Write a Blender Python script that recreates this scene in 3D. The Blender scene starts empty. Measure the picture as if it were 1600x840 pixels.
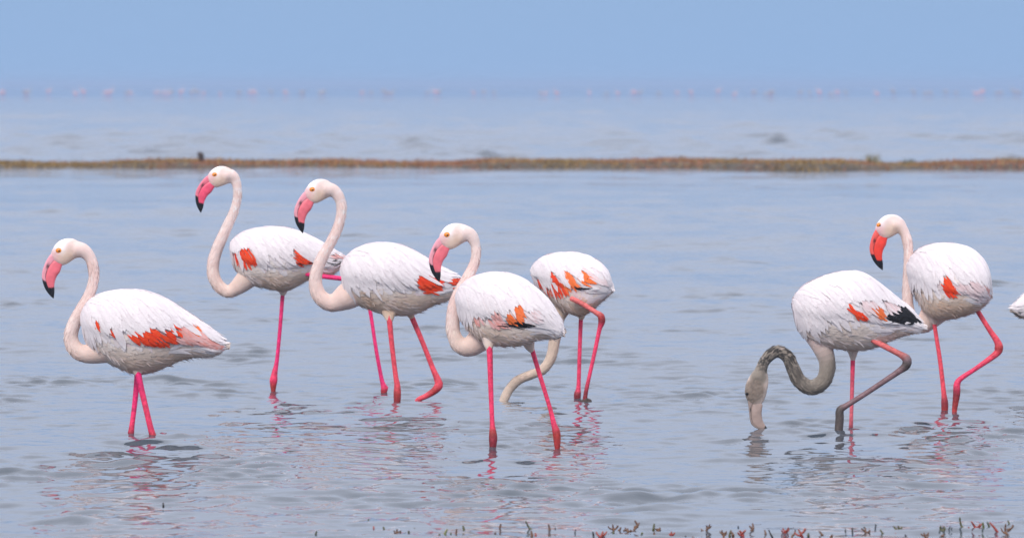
import bpy, bmesh, math, random
import numpy as np
from mathutils import Vector

random.seed(7)
rng = np.random.default_rng(7)
scene = bpy.context.scene
COL = scene.collection
R = math.radians

# ------------------------------------------------------------------ camera
F = 8889.0          # focal length in pixels of the 1600 px wide photograph (200 mm)
CAM_H = 1.35        # eye height above the water
Y_HOR = 132.0       # picture row of the true horizon
cam_d = bpy.data.cameras.new('camera')
cam_d.sensor_width = 36.0
cam_d.lens = 36.0 * F / 1600.0
cam_d.shift_y = -(420.0 - Y_HOR) / 1600.0
cam_d.clip_start = 0.5
cam_d.clip_end = 60000
cam_d.dof.use_dof = True
cam_d.dof.focus_distance = 21.5
cam_d.dof.aperture_fstop = 9.0
cam = bpy.data.objects.new('camera', cam_d)
cam.location = (0, 0, CAM_H)
cam.rotation_euler = (R(90), 0, 0)
COL.objects.link(cam)
scene.camera = cam

# ------------------------------------------------------------------ sky and sun
SUN_EL, SUN_AZ = 40.0, 202.0      # azimuth: 180 = behind the camera
world = bpy.data.worlds.new('World')
scene.world = world
world.use_nodes = True
nt = world.node_tree
nt.nodes.clear()
N = nt.nodes.new
out = N('ShaderNodeOutputWorld')
sky = N('ShaderNodeTexSky')
sky.sky_type = 'NISHITA'
sky.sun_disc = False
sky.sun_elevation = R(SUN_EL)
sky.sun_rotation = R(SUN_AZ)
sky.dust_density = 2.0
bg_clear = N('ShaderNodeBackground'); bg_clear.inputs['Strength'].default_value = 0.07
nt.links.new(sky.outputs[0], bg_clear.inputs['Color'])
tc = N('ShaderNodeTexCoord')
sep = N('ShaderNodeSeparateXYZ'); nt.links.new(tc.outputs['Generated'], sep.inputs[0])
# thin overcast: soft cloud layers over a gradient of height
mp = N('ShaderNodeMapping'); mp.inputs['Scale'].default_value = (1.0, 1.0, 14.0)
nt.links.new(tc.outputs['Generated'], mp.inputs['Vector'])
nz = N('ShaderNodeTexNoise'); nz.inputs['Scale'].default_value = 3.0; nz.inputs['Detail'].default_value = 4.0
nt.links.new(mp.outputs[0], nz.inputs['Vector'])
mad = N('ShaderNodeMath'); mad.operation = 'MULTIPLY_ADD'
nt.links.new(nz.outputs['Fac'], mad.inputs[0]); mad.inputs[1].default_value = 0.012
nt.links.new(sep.outputs['Z'], mad.inputs[2])
ramp = N('ShaderNodeValToRGB')
nt.links.new(mad.outputs[0], ramp.inputs['Fac'])
cr = ramp.color_ramp
cr.elements[0].position = 0.0
cr.elements[0].color = (0.250, 0.386, 0.615, 1)
cr.elements[1].position = 1.0
cr.elements[1].color = (0.97, 0.99, 1.06, 1)
for p, c in ((0.02, (0.240, 0.368, 0.585, 1)), (0.07, (0.432, 0.500, 0.672, 1)),
             (0.22, (0.68, 0.735, 0.89, 1)), (0.5, (0.86, 0.89, 1.02, 1))):
    e = cr.elements.new(p); e.color = c
bg_over = N('ShaderNodeBackground'); bg_over.inputs['Strength'].default_value = 1.0
nt.links.new(ramp.outputs[0], bg_over.inputs['Color'])
mixw = N('ShaderNodeMixShader'); mixw.inputs[0].default_value = 0.93
nt.links.new(bg_clear.outputs[0], mixw.inputs[1])
nt.links.new(bg_over.outputs[0], mixw.inputs[2])
nt.links.new(mixw.outputs[0], out.inputs['Surface'])

sun_d = bpy.data.lights.new('sun', 'SUN')
sun_d.energy = 1.5
sun_d.angle = R(14)
sun_d.color = (1.0, 0.95, 0.89)
sun = bpy.data.objects.new('sun', sun_d)
az = R(SUN_AZ)
sv = Vector((math.sin(az) * math.cos(R(SUN_EL)), math.cos(az) * math.cos(R(SUN_EL)), math.sin(R(SUN_EL))))
sun.rotation_euler = sv.to_track_quat('Z', 'Y').to_euler()
sun.location = (-6, -10, 20)
COL.objects.link(sun)

vs = scene.view_settings
vs.view_transform = 'Standard'
vs.look = 'None'
vs.exposure = 0.38
vs.gamma = 1.0
scene.cycles.use_denoising = True
scene.cycles.max_bounces = 6
scene.cycles.volume_bounces = 0

# ------------------------------------------------------------------ helpers
def PX(px, py, D):
    """picture point -> world point standing D metres out from the shore where the camera is"""
    return Vector(((px - 800.0) * D / F, D, CAM_H - (py - Y_HOR) * D / F))

def dist_at(py):
    """distance of the water surface seen at a picture row"""
    return F * CAM_H / (py - Y_HOR)

def tag(o, label=None, cat=None, group=None, kind=None):
    if label: o['label'] = label
    if cat: o['category'] = cat
    if group: o['group'] = group
    if kind: o['kind'] = kind
    return o

def mesh_obj(name, verts, faces, mat, parent=None, cols=None, smooth=True, loc=None):
    me = bpy.data.meshes.new(name)
    verts = np.asarray(verts, dtype=np.float32)
    if loc is not None:
        verts = verts - np.asarray(loc, dtype=np.float32)
    me.from_pydata([tuple(map(float, v)) for v in verts], [], [tuple(map(int, f)) for f in faces])
    if cols is not None:
        at = me.color_attributes.new('Col', 'FLOAT_COLOR', 'POINT')
        c = np.ones((len(verts), 4), dtype=np.float32); c[:, :3] = cols
        at.data.foreach_set('color', c.ravel())
    if smooth:
        me.polygons.foreach_set('use_smooth', [True] * len(me.polygons))
    me.materials.append(mat)
    me.update()
    o = bpy.data.objects.new(name, me)
    COL.objects.link(o)
    if parent is not None:
        o.parent = parent
    return o

def empty(name, loc):
    o = bpy.data.objects.new(name, None)
    o.location = loc
    o.empty_display_size = 0.1
    COL.objects.link(o)
    return o

_perm = rng.random((64, 64, 64)).astype(np.float32)
def vnoise(p, scale):
    """smooth value noise 0..1 on an (n,3) array"""
    q = np.asarray(p, dtype=np.float64) * scale + 1000.0
    i = np.floor(q).astype(int); f = q - i
    f = f * f * (3 - 2 * f)
    r = 0
    for dx in (0, 1):
        for dy in (0, 1):
            for dz in (0, 1):
                w = (f[:, 0] if dx else 1 - f[:, 0]) * (f[:, 1] if dy else 1 - f[:, 1]) * (f[:, 2] if dz else 1 - f[:, 2])
                r = r + w * _perm[(i[:, 0] + dx) % 64, (i[:, 1] + dy) % 64, (i[:, 2] + dz) % 64]
    return r

def smooth01(x, a, b):
    t = np.clip((x - a) / (b - a), 0, 1)
    return t * t * (3 - 2 * t)

def spline(pts, n):
    """Catmull-Rom through points, resampled to n points of equal arc length"""
    P = np.asarray(pts, dtype=np.float64)
    Q = np.vstack([2 * P[0] - P[1], P, 2 * P[-1] - P[-2]])
    res = []
    for i in range(1, len(Q) - 2):
        p0, p1, p2, p3 = Q[i - 1], Q[i], Q[i + 1], Q[i + 2]
        for u in np.linspace(0, 1, 12, endpoint=False):
            res.append(0.5 * ((2 * p1) + (-p0 + p2) * u + (2 * p0 - 5 * p1 + 4 * p2 - p3) * u * u + (-p0 + 3 * p1 - 3 * p2 + p3) * u ** 3))
    res.append(P[-1])
    res = np.array(res)
    k = min(2, res.shape[1])
    s = np.r_[0, np.cumsum(np.linalg.norm(np.diff(res[:, :k], axis=0), axis=1))]
    s /= s[-1]
    u = np.linspace(0, 1, n)
    return np.stack([np.interp(u, s, res[:, j]) for j in range(res.shape[1])], 1)

def in_poly(pts, poly):
    x, y = pts[:, 0], pts[:, 1]
    r = np.zeros(len(x), bool)
    n = len(poly); j = n - 1
    for i in range(n):
        xi, yi = poly[i]; xj, yj = poly[j]
        c = ((yi > y) != (yj > y)) & (x < (xj - xi) * (y - yi) / (yj - yi + 1e-9) + xi)
        r ^= c
        j = i
    return r

# ------------------------------------------------------------------ materials
def new_mat(name):
    m = bpy.data.materials.new(name)
    m.use_nodes = True
    t = m.node_tree
    return m, t, t.nodes['Principled BSDF']

def attr_mat(name, rough, noise_scale, noise_amt, bump_scale, bump, sheen=0.0, sss=0.0, stretch=None, spec=0.5):
    m, t, b = new_mat(name)
    a = t.nodes.new('ShaderNodeAttribute'); a.attribute_name = 'Col'
    g = t.nodes.new('ShaderNodeTexCoord')
    n1 = t.nodes.new('ShaderNodeTexNoise'); n1.inputs['Scale'].default_value = noise_scale; n1.inputs['Detail'].default_value = 5
    t.links.new(g.outputs['Object'], n1.inputs['Vector'])
    mr = t.nodes.new('ShaderNodeMapRange')
    mr.inputs['To Min'].default_value = 1 - noise_amt; mr.inputs['To Max'].default_value = 1 + noise_amt
    mr.inputs['From Min'].default_value = 0.25; mr.inputs['From Max'].default_value = 0.75
    t.links.new(n1.outputs['Fac'], mr.inputs['Value'])
    mx = t.nodes.new('ShaderNodeMix'); mx.data_type = 'RGBA'; mx.blend_type = 'MULTIPLY'; mx.inputs[0].default_value = 1
    t.links.new(a.outputs['Color'], mx.inputs[6]); t.links.new(mr.outputs[0], mx.inputs[7])
    t.links.new(mx.outputs[2], b.inputs['Base Color'])
    b.inputs['Roughness'].default_value = rough
    b.inputs['Specular IOR Level'].default_value = spec
    if sheen:
        b.inputs['Sheen Weight'].default_value = sheen
        b.inputs['Sheen Roughness'].default_value = 0.6
    if sss:
        b.inputs['Subsurface Weight'].default_value = sss
        b.inputs['Subsurface Radius'].default_value = (1.0, 0.5, 0.35)
        b.inputs['Subsurface Scale'].default_value = 0.012
    if bump:
        n2 = t.nodes.new('ShaderNodeTexNoise'); n2.inputs['Scale'].default_value = bump_scale; n2.inputs['Detail'].default_value = 3
        if stretch:
            mpp = t.nodes.new('ShaderNodeMapping'); mpp.inputs['Scale'].default_value = stretch
            t.links.new(g.outputs['Object'], mpp.inputs['Vector']); t.links.new(mpp.outputs[0], n2.inputs['Vector'])
        else:
            t.links.new(g.outputs['Object'], n2.inputs['Vector'])
        bp = t.nodes.new('ShaderNodeBump'); bp.inputs['Strength'].default_value = bump; bp.inputs['Distance'].default_value = 0.004
        t.links.new(n2.outputs['Fac'], bp.inputs['Height']); t.links.new(bp.outputs[0], b.inputs['Normal'])
    return m

M_BODY = attr_mat('body_down', 0.8, 40, 0.05, 120, 0.35, sheen=0.2, sss=0.12, spec=0.2)
M_FEATHER = attr_mat('feather_vane', 0.75, 60, 0.05, 160, 0.25, sheen=0.15, spec=0.2)
def add_translucency(m, k):
    t = m.node_tree
    b = t.nodes['Principled BSDF']; o_ = t.nodes['Material Output']
    tr = t.nodes.new('ShaderNodeBsdfTranslucent'); mx = t.nodes.new('ShaderNodeMixShader'); mx.inputs[0].default_value = k
    src = b.inputs['Base Color'].links[0].from_socket
    t.links.new(src, tr.inputs['Color'])
    t.links.new(b.outputs[0], mx.inputs[1]); t.links.new(tr.outputs[0], mx.inputs[2]); t.links.new(mx.outputs[0], o_.inputs['Surface'])
M_VANE = attr_mat('coloured_vane', 0.75, 60, 0.05, 160, 0.25, sheen=0.1, spec=0.2)
add_translucency(M_FEATHER, 0.14)
M_LEG = attr_mat('leg_skin', 0.5, 110, 0.28, 1.0, 0.5, stretch=(120, 120, 260))
M_BILL = attr_mat('bill_horn', 0.33, 80, 0.08, 60, 0.15)
M_PLANT = attr_mat('succulent_stem', 0.5, 150, 0.25, 80, 0.2)
M_TURF = attr_mat('saltmarsh_turf', 0.8, 9, 0.2, 60, 0.0)

def plain_mat(name, col, rough, noise=None, spec=0.5):
    m, t, b = new_mat(name)
    b.inputs['Roughness'].default_value = rough
    b.inputs['Specular IOR Level'].default_value = spec
    b.inputs['Base Color'].default_value = (*col, 1)
    if noise:
        g = t.nodes.new('ShaderNodeTexCoord')
        n1 = t.nodes.new('ShaderNodeTexNoise'); n1.inputs['Scale'].default_value = noise[0]; n1.inputs['Detail'].default_value = 6
        t.links.new(g.outputs['Object'], n1.inputs['Vector'])
        rp = t.nodes.new('ShaderNodeValToRGB')
        rp.color_ramp.elements[0].position = 0.35; rp.color_ramp.elements[1].position = 0.68
        rp.color_ramp.elements[0].color = (*noise[1], 1); rp.color_ramp.elements[1].color = (*noise[2], 1)
        t.links.new(n1.outputs['Fac'], rp.inputs['Fac']); t.links.new(rp.outputs[0], b.inputs['Base Color'])
        bp = t.nodes.new('ShaderNodeBump'); bp.inputs['Strength'].default_value = 0.6; bp.inputs['Distance'].default_value = 0.01
        t.links.new(n1.outputs['Fac'], bp.inputs['Height']); t.links.new(bp.outputs[0], b.inputs['Normal'])
    return m

M_EYE = plain_mat('iris', (0.86, 0.27, 0.03), 0.35)
M_PUPIL = plain_mat('pupil', (0.01, 0.008, 0.008), 0.1)
M_MUD = plain_mat('mud', (0.1, 0.08, 0.06), 0.7, (6, (0.045, 0.035, 0.025), (0.12, 0.095, 0.065)))
M_WOOD = plain_mat('dark_wood', (0.06, 0.04, 0.035), 0.8, (40, (0.03, 0.02, 0.018), (0.09, 0.06, 0.05)))
M_FAR = attr_mat('far_plumage', 0.8, 8, 0.05, 10, 0.0)

# water: murky lagoon with a rippled surface, calmer beyond the wind line
def water_material():
    m, t, b = new_mat('lagoon_water')
    b.inputs['Base Color'].default_value = (0.066, 0.082, 0.103, 1)
    b.inputs['IOR'].default_value = 1.333
    b.inputs['Roughness'].default_value = 0.03
    g = t.nodes.new('ShaderNodeTexCoord')
    n1 = t.nodes.new('ShaderNodeTexNoise'); n1.inputs['Scale'].default_value = 1.0; n1.inputs['Detail'].default_value = 3
    mpp = t.nodes.new('ShaderNodeMapping'); mpp.inputs['Scale'].default_value = (5.0, 7.0, 1.0)
    t.links.new(g.outputs['Object'], mpp.inputs['Vector']); t.links.new(mpp.outputs[0], n1.inputs['Vector'])
    sp = t.nodes.new('ShaderNodeSeparateXYZ'); t.links.new(g.outputs['Object'], sp.inputs[0])
    near = t.nodes.new('ShaderNodeMapRange')          # fine ripples below the mesh resolution take over with distance
    near.inputs['From Min'].default_value = 25; near.inputs['From Max'].default_value = 110
    near.inputs['To Min'].default_value = 0.14; near.inputs['To Max'].default_value = 1.0
    t.links.new(sp.outputs['Y'], near.inputs['Value'])
    far = t.nodes.new('ShaderNodeMapRange')           # the wind line
    far.inputs['From Min'].default_value = 540; far.inputs['From Max'].default_value = 640
    far.inputs['To Min'].default_value = 1.0; far.inputs['To Max'].default_value = 0.02
    t.links.new(sp.outputs['Y'], far.inputs['Value'])
    mul = t.nodes.new('ShaderNodeMath'); mul.operation = 'MULTIPLY'
    t.links.new(near.outputs[0], mul.inputs[0]); t.links.new(far.outputs[0], mul.inputs[1])
    bp = t.nodes.new('ShaderNodeBump'); bp.inputs['Distance'].default_value = 0.026
    t.links.new(mul.outputs[0], bp.inputs['Strength'])
    t.links.new(n1.outputs['Fac'], bp.inputs['Height']); t.links.new(bp.outputs[0], b.inputs['Normal'])
    return m
M_WATER = water_material()

# ------------------------------------------------------------------ water surface (one sheet)
BED_Z = -0.30
LEG_SPOTS = []      # (x, y) where legs stand, filled in below, used for the rings round the legs

def build_water():
    # rows get wider apart with distance, the sheet widens with the view
    ys = [14.0]
    while ys[-1] < 900:
        y = ys[-1]
        ys.append(y + 0.025 * max(1.0, y / 26.0) ** 1.75)
    ys = np.array(ys)
    nrow, ncol = len(ys), 430
    u = np.linspace(-1, 1, ncol)
    hw = 0.125 * ys + 1.0
    X = (hw[:, None] * u[None, :]).ravel()
    Y = np.repeat(ys, ncol)
    dy = np.gradient(ys); dx = hw * 2 / ncol
    sp = np.maximum(dy, dx)
    r = np.random.default_rng(21)
    Z = np.zeros_like(X)
    gust = 0.75 + 0.5 * vnoise(np.stack([X, Y * 0.6, X * 0], 1), 0.45)
    gust *= 0.8 + 0.4 * vnoise(np.stack([X + 50, Y * 0.25, X * 0], 1), 0.9)
    fleck = 0.62 + 2.3 * vnoise(np.stack([X + 7, Y * 0.35, X * 0], 1), 2.3) ** 3
    chop = 0.35 + 2.6 * vnoise(np.stack([X * 1.5 + 31, Y * 0.07, X * 0], 1), 1.0) ** 2
    for lam, slope, nw in WAVES:
        keep = smooth01(lam / sp, 1.8, 4.0)
        row_ok = keep > 0.002
        nr = int(row_ok.sum())
        if nr == 0:
            continue
        last = np.nonzero(row_ok)[0][-1] + 1
        xs, yy = X[:last * ncol], Y[:last * ncol]
        z = np.zeros_like(xs)
        for k in range(nw):
            l = lam * 2 ** r.uniform(-0.5, 0.5)
            kk = 2 * math.pi / l
            th = r.normal(R(-80), R(42 if lam < 1.5 else 62))
            a = slope * math.sqrt(2.0 / nw) / kk
            z += a * np.sin(kk * (math.cos(th) * xs + math.sin(th) * yy) + r.uniform(0, 6.28))
        if lam > 0.7:
            z *= 1 + ({0.9: 13.0, 2.0: 9.0, 4.5: 2.0}.get(lam, 0.5) * chop[:last * ncol]) * smooth01(yy, 93, 115)      # open, windier water beyond the bank
        z *= np.repeat(keep[:last], ncol)
        if lam < 1.5:
            z *= fleck[:last * ncol]
        Z[:last * ncol] += z * gust[:last * ncol]
    calm = 1 - 0.97 * smooth01(Y, 550, 640)
    Z *= calm
    for (lx, ly) in LEG_SPOTS:
        d = np.hypot(X - lx, Y - ly)
        s = d < 1.2
        Z[s] += 0.0036 * np.sin(2 * math.pi * d[s] / 0.085) * np.exp(-d[s] / 0.22) * smooth01(d[s], 0.0, 0.03)
    verts = np.stack([X, Y, Z], 1)
    idx = np.arange(nrow * ncol).reshape(nrow, ncol)
    # outer skirt: flat water all the way to the horizon
    big = 32000.0
    quads = np.stack([idx[:-1, :-1], idx[:-1, 1:], idx[1:, 1:], idx[1:, :-1]], -1).reshape(-1, 4)
    left, right, near, farr = idx[:, 0], idx[:, -1], idx[0, :], idx[-1, :]
    n0 = len(verts)
    extra, eq = [], []
    lx_ = np.stack([np.full(nrow, -big), ys, np.zeros(nrow)], 1)
    rx_ = np.stack([np.full(nrow, big), ys, np.zeros(nrow)], 1)
    nx_ = np.stack([X[:ncol], np.full(ncol, -60.0), np.zeros(ncol)], 1)
    fx_ = np.stack([X[-ncol:] * big / 900.0, np.full(ncol, big), np.zeros(ncol)], 1)
    allv = np.vstack([verts, lx_, rx_, nx_, fx_])
    L0, R0, N0, F0 = n0, n0 + nrow, n0 + 2 * nrow, n0 + 2 * nrow + ncol
    a = np.arange(nrow - 1); c = np.arange(ncol - 1)
    eq.append(np.stack([L0 + a, left[:-1], left[1:], L0 + a + 1], 1))
    eq.append(np.stack([right[:-1], R0 + a, R0 + a + 1, right[1:]], 1))
    eq.append(np.stack([N0 + c, N0 + c + 1, near[1:], near[:-1]], 1))
    eq.append(np.stack([farr[:-1], farr[1:], F0 + c + 1, F0 + c], 1))
    # four corners
    nv = len(allv)
    allv = np.vstack([allv, [[-big, -60, 0], [big, -60, 0], [-big, big, 0], [big, big, 0]]])
    eq.append(np.array([[nv, N0, near[0], L0], [N0 + ncol - 1, nv + 1, R0, near[-1]],
                        [L0 + nrow - 1, farr[0], F0, nv + 2], [farr[-1], R0 + nrow - 1, nv + 3, F0 + ncol - 1]]))
    q = np.vstack([quads] + eq).astype(np.int32)
    me = bpy.data.meshes.new('water')
    me.vertices.add(len(allv)); me.vertices.foreach_set('co', allv.astype(np.float32).ravel())
    me.loops.add(q.size); me.loops.foreach_set('vertex_index', q.ravel())
    me.polygons.add(len(q))
    me.polygons.foreach_set('loop_start', np.arange(0, q.size, 4, dtype=np.int32))
    me.polygons.foreach_set('use_smooth', np.ones(len(q), bool))
    me.update(calc_edges=True)
    me.materials.append(M_WATER)
    o = bpy.data.objects.new('water', me); COL.objects.link(o)
    tag(o, 'rippled grey blue lagoon water reaching to the horizon', kind='structure')
    return o

WAVES = [(0.085, 0.060, 40), (0.16, 0.066, 40), (0.36, 0.044, 40), (0.9, 0.013, 36), (2.0, 0.008, 30), (4.5, 0.009, 24), (10.0, 0.006, 16)]

def build_bed():
    me = bpy.data.meshes.new('lake_bed')
    b = 32000.0
    me.from_pydata([(-b, -60, BED_Z), (b, -60, BED_Z), (b, b, BED_Z), (-b, b, BED_Z)], [], [(0, 1, 2, 3)])
    me.materials.append(M_MUD)
    o = bpy.data.objects.new('lake_bed', me); COL.objects.link(o)
    tag(o, 'dark mud under the shallow lagoon', kind='structure')
build_bed()

# ------------------------------------------------------------------ flamingo builder
class Loft:
    """closed body of elliptical sections between an upper and a lower outline (picture pixels)"""
    def __init__(self, up, lo, M, D, ratio=0.85, slope=0.0, tail_flat=1.0, n=160):
        U, Lw = spline(up, n), spline(lo, n)
        U = np.array([M(*p) for p in U]); Lw = np.array([M(*p) for p in Lw])
        self.t = np.linspace(0, 1, n)
        cx = (U[:, 0] + Lw[:, 0]) / 2
        xm = (cx.max() + cx.min()) / 2
        # depth of each station
        self.dep = D + slope * (cx - xm) * D / F
        def w(P):
            return np.stack([(P[:, 0] - 800) * self.dep / F, CAM_H - (P[:, 1] - Y_HOR) * self.dep / F], 1)
        Uw, Lw_ = w(U), w(Lw)
        self.C = (Uw + Lw_) / 2
        self.H = (Uw - Lw_) / 2
        hh = np.linalg.norm(self.H, axis=1)
        self.hh = hh
        k = ratio * (1 + (tail_flat - 1) * smooth01(self.t, 0.6, 1.0))
        self.W = np.minimum(hh * k, hh.max() * ratio)
        self.D = D
        self.blunt = 1.0
    def at(self, t, th, off=0.0):
        """th: 0 top, pi/2 side turned to the camera, pi belly; t may run past 1"""
        t = np.asarray(t, dtype=np.float64); th = np.asarray(th, dtype=np.float64)
        tt = np.clip(t, 0.0, 1.0)
        g = lambda a: np.interp(tt, self.t, a)
        tb = np.clip(t, 0.0, self.blunt)
        gb = lambda a: np.interp(tb, self.t, a)
        cx, cz, hx, hz, W, dp = g(self.C[:, 0]), g(self.C[:, 1]), gb(self.H[:, 0]), gb(self.H[:, 1]), gb(self.W), g(self.dep)
        c, s = np.cos(th), np.sin(th)
        wide = W * (1 + 0.10 * c)
        x = cx + hx * c; z = cz + hz * c; y = dp - wide * s
        over = 0.05 * np.tanh(np.maximum(t - 1.0, 0) / 0.05)
        if np.any(over > 0):
            d = (self.C[-1] - self.C[-14]) / (self.t[-1] - self.t[-14])
            dd = (self.dep[-1] - self.dep[-14]) / (self.t[-1] - self.t[-14])
            x = x + over * d[0]; z = z + over * d[1]; y = y + over * dd
        return np.stack([x, y, z], -1)
    def centre(self, t):
        tt = np.clip(t, 0, 1)
        return np.stack([np.interp(tt, self.t, self.C[:, 0]), np.interp(tt, self.t, self.dep), np.interp(tt, self.t, self.C[:, 1])], -1)
    def frame(self, t, th):
        e = 1e-3
        tl = np.clip(t, 0.015, 0.985)
        dt = (self.at(tl + e, th) - self.at(tl - e, th)) / (2 * e)
        dh = (self.at(tl, th + e) - self.at(tl, th - e)) / (2 * e)
        n = np.cross(dt, dh)
        n /= np.linalg.norm(n, axis=-1, keepdims=True) + 1e-9
        o = self.at(tl, th) - self.centre(tl)
        sgn = np.sign((n * o).sum(-1, keepdims=True))
        return dt, dh, n * np.where(sgn == 0, 1, sgn)
    def mesh(self, nt=56, nth=32):
        # denser towards both ends
        ts = 0.5 - 0.5 * np.cos(np.linspace(0.02, math.pi - 0.02, nt))
        ths = np.linspace(0, 2 * math.pi, nth, endpoint=False)
        T, H = np.meshgrid(ts, ths, indexing='ij')
        V = self.at(T.ravel(), H.ravel())
        f = []
        for i in range(nt - 1):
            for j in range(nth):
                k = (j + 1) % nth
                f.append((i * nth + j, i * nth + k, (i + 1) * nth + k, (i + 1) * nth + j))
        n = len(V)
        V = np.vstack([V, self.centre(np.array([0.0])), self.centre(np.array([1.0]))])
        for j in range(nth):
            k = (j + 1) % nth
            f.append((n, k, j)); f.append((n + 1, (nt - 1) * nth + j, (nt - 1) * nth + k))
        return V, f
    def px(self, P):
        return np.stack([P[..., 0] * F / P[..., 1] + 800, (CAM_H - P[..., 2]) * F / P[..., 1] + Y_HOR], -1)

def tube(path, rad, nseg=14, flat=1.0, cap=True):
    """path (n,3) and radii -> closed tube"""
    path = np.asarray(path, float); n = len(path)
    tan = np.gradient(path, axis=0); tan /= np.linalg.norm(tan, axis=1, keepdims=True) + 1e-9
    side = np.array([0.0, 1.0, 0.0])
    V, f = [], []
    for i in range(n):
        b = side - tan[i] * (side @ tan[i])
        if np.linalg.norm(b) < 1e-3:
            b = np.array([1.0, 0, 0]) - tan[i] * tan[i][0]
        b /= np.linalg.norm(b); a = np.cross(b, tan[i])
        for j in range(nseg):
            q = 2 * math.pi * j / nseg
            V.append(path[i] + rad[i] * (math.cos(q) * a + flat * math.sin(q) * b))
    for i in range(n - 1):
        for j in range(nseg):
            k = (j + 1) % nseg
            f.append((i * nseg + j, i * nseg + k, (i + 1) * nseg + k, (i + 1) * nseg + j))
    if cap:
        m = len(V); V.append(path[0] - tan[0] * rad[0] * 0.5); V.append(path[-1] + tan[-1] * rad[-1] * 0.5)
        for j in range(nseg):
            k = (j + 1) % nseg
            f.append((m, k, j)); f.append((m + 1, (n - 1) * nseg + j, (n - 1) * nseg + k))
    return np.array(V), f

# head template, traced on one bird in units of its enlargement (3.231 x)
H_EYE, H_TIP = complex(158, 115), complex(105, 335)
HEAD_UP = [(113, 140), (116, 124), (126, 104), (143, 83), (166, 68), (195, 62), (230, 68), (258, 90), (272, 110), (274, 122)]
HEAD_LO = [(113, 140), (122, 158), (140, 178), (160, 188), (185, 184), (215, 168), (242, 154), (260, 143), (270, 133), (274, 122)]
BILL_CULMEN = [(138, 118), (116, 128), (96, 150), (77, 182), (65, 214), (63, 245), (71, 284), (87, 315), (104, 336)]
BILL_TOM_U = [(152, 152), (128, 166), (107, 187), (92, 210), (85, 236), (88, 263), (97, 294), (104, 320), (107, 336)]
BILL_TOM_L = [(146, 150), (121, 162), (100, 183), (85, 207), (77, 234), (79, 263), (88, 294), (98, 320), (104, 336)]
BILL_LOW = [(168, 180), (162, 188), (156, 202), (148, 218), (134, 234), (123, 255), (117, 278), (115, 306), (108, 337)]

def loft_curves(A, B, halfw, mapf, dep, n=36, nth=16, box=1.0):
    """small closed shell between two mapped curves, half widths along its length"""
    a, b = spline(A, n), spline(B, n)
    a = np.array([mapf(*p) for p in a]); b = np.array([mapf(*p) for p in b])
    V, f = [], []
    hw = np.interp(np.linspace(0, 1, n), np.linspace(0, 1, len(halfw)), halfw)
    for i in range(n):
        c, h = (a[i] + b[i]) / 2, (a[i] - b[i]) / 2
        for j in range(nth):
            q = 2 * math.pi * j / nth
            cq, sq = math.cos(q), math.sin(q)
            p = c + h * math.copysign(abs(cq) ** box, cq)
            w = PX(p[0], p[1], dep)
            V.append((w.x, w.y - hw[i] * math.copysign(abs(sq) ** box, sq), w.z))
    for i in range(n - 1):
        for j in range(nth):
            k = (j + 1) % nth
            f.append((i * nth + j, i * nth + k, (i + 1) * nth + k, (i + 1) * nth + j))
    f.append(tuple(range(nth))[::-1]); f.append(tuple((n - 1) * nth + j for j in range(nth)))
    T = np.repeat(np.linspace(0, 1, n), nth)
    Q = np.tile(np.arange(nth) * 2 * math.pi / nth, n)
    return np.array(V), f, T, Q

def feather_batch(L, t0, th0, length, width, ang, off, lift, colr, colt, bump, n=6, shape='round', curl=0.10):
    """N feathers that follow the body: root at (t0, th0), running at an angle to the body axis"""
    N_ = len(t0)
    t, th = t0.copy(), th0.copy()
    rows = []
    # stop short of the tail end, each feather at its own place
    dt0 = np.linalg.norm(L.frame(t, th)[0], axis=-1)
    tmax = 0.93 + 0.075 * ((np.arange(N_) * 0.6180339) % 1.0)
    length = np.maximum(np.minimum(length, (tmax - t) * dt0 / np.maximum(np.cos(ang), 0.3)), 0.012)
    ds = length / (n - 1)
    sgn = np.where(np.sin(th) >= 0, 1.0, -1.0)
    for i in range(n):
        s = i / (n - 1)
        P = L.at(t, th)
        dt, dh, nr = L.frame(t, th)
        lt = np.linalg.norm(dt, axis=-1); lh = np.linalg.norm(dh, axis=-1)
        P = P + nr * (off + bump(t, th) + lift * s * s * length)[:, None]
        if shape == 'round':
            w = width * min(1.0, (0.35 + 1.3 * s) ** 1.0) * max(0.0, 1 - s ** 5) ** 0.5
        else:
            w = width * min(1.0, 0.4 + 2.2 * s) * max(0.0, 1 - s ** 2.2) ** 0.7
        w = np.maximum(w, 0.0006)
        d = dt / lt[:, None] * np.cos(ang)[:, None] + dh / lh[:, None] * (np.sin(ang) * sgn)[:, None]
        ac = np.cross(nr, d); ac /= np.linalg.norm(ac, axis=-1, keepdims=True) + 1e-9
        for j in (-1, 0, 1):
            rows.append((P + ac * (j * w)[:, None] - nr * (abs(j) * w * curl)[:, None], colr * (1 - s) + colt * s))
        t = t + ds * np.cos(ang) / np.maximum(lt, 0.05)
        th = th + sgn * ds * np.sin(ang) / np.maximum(lh, 0.03)
    V = np.stack([r[0] for r in rows], 1)      # N, n*3, 3
    Cc = np.stack([r[1] for r in rows], 1)
    fq = []
    for i in range(n - 1):
        for j in range(2):
            a = i * 3 + j
            fq.append((a, a + 1, a + 4, a + 3))
    return V, Cc, np.array(fq)

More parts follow.
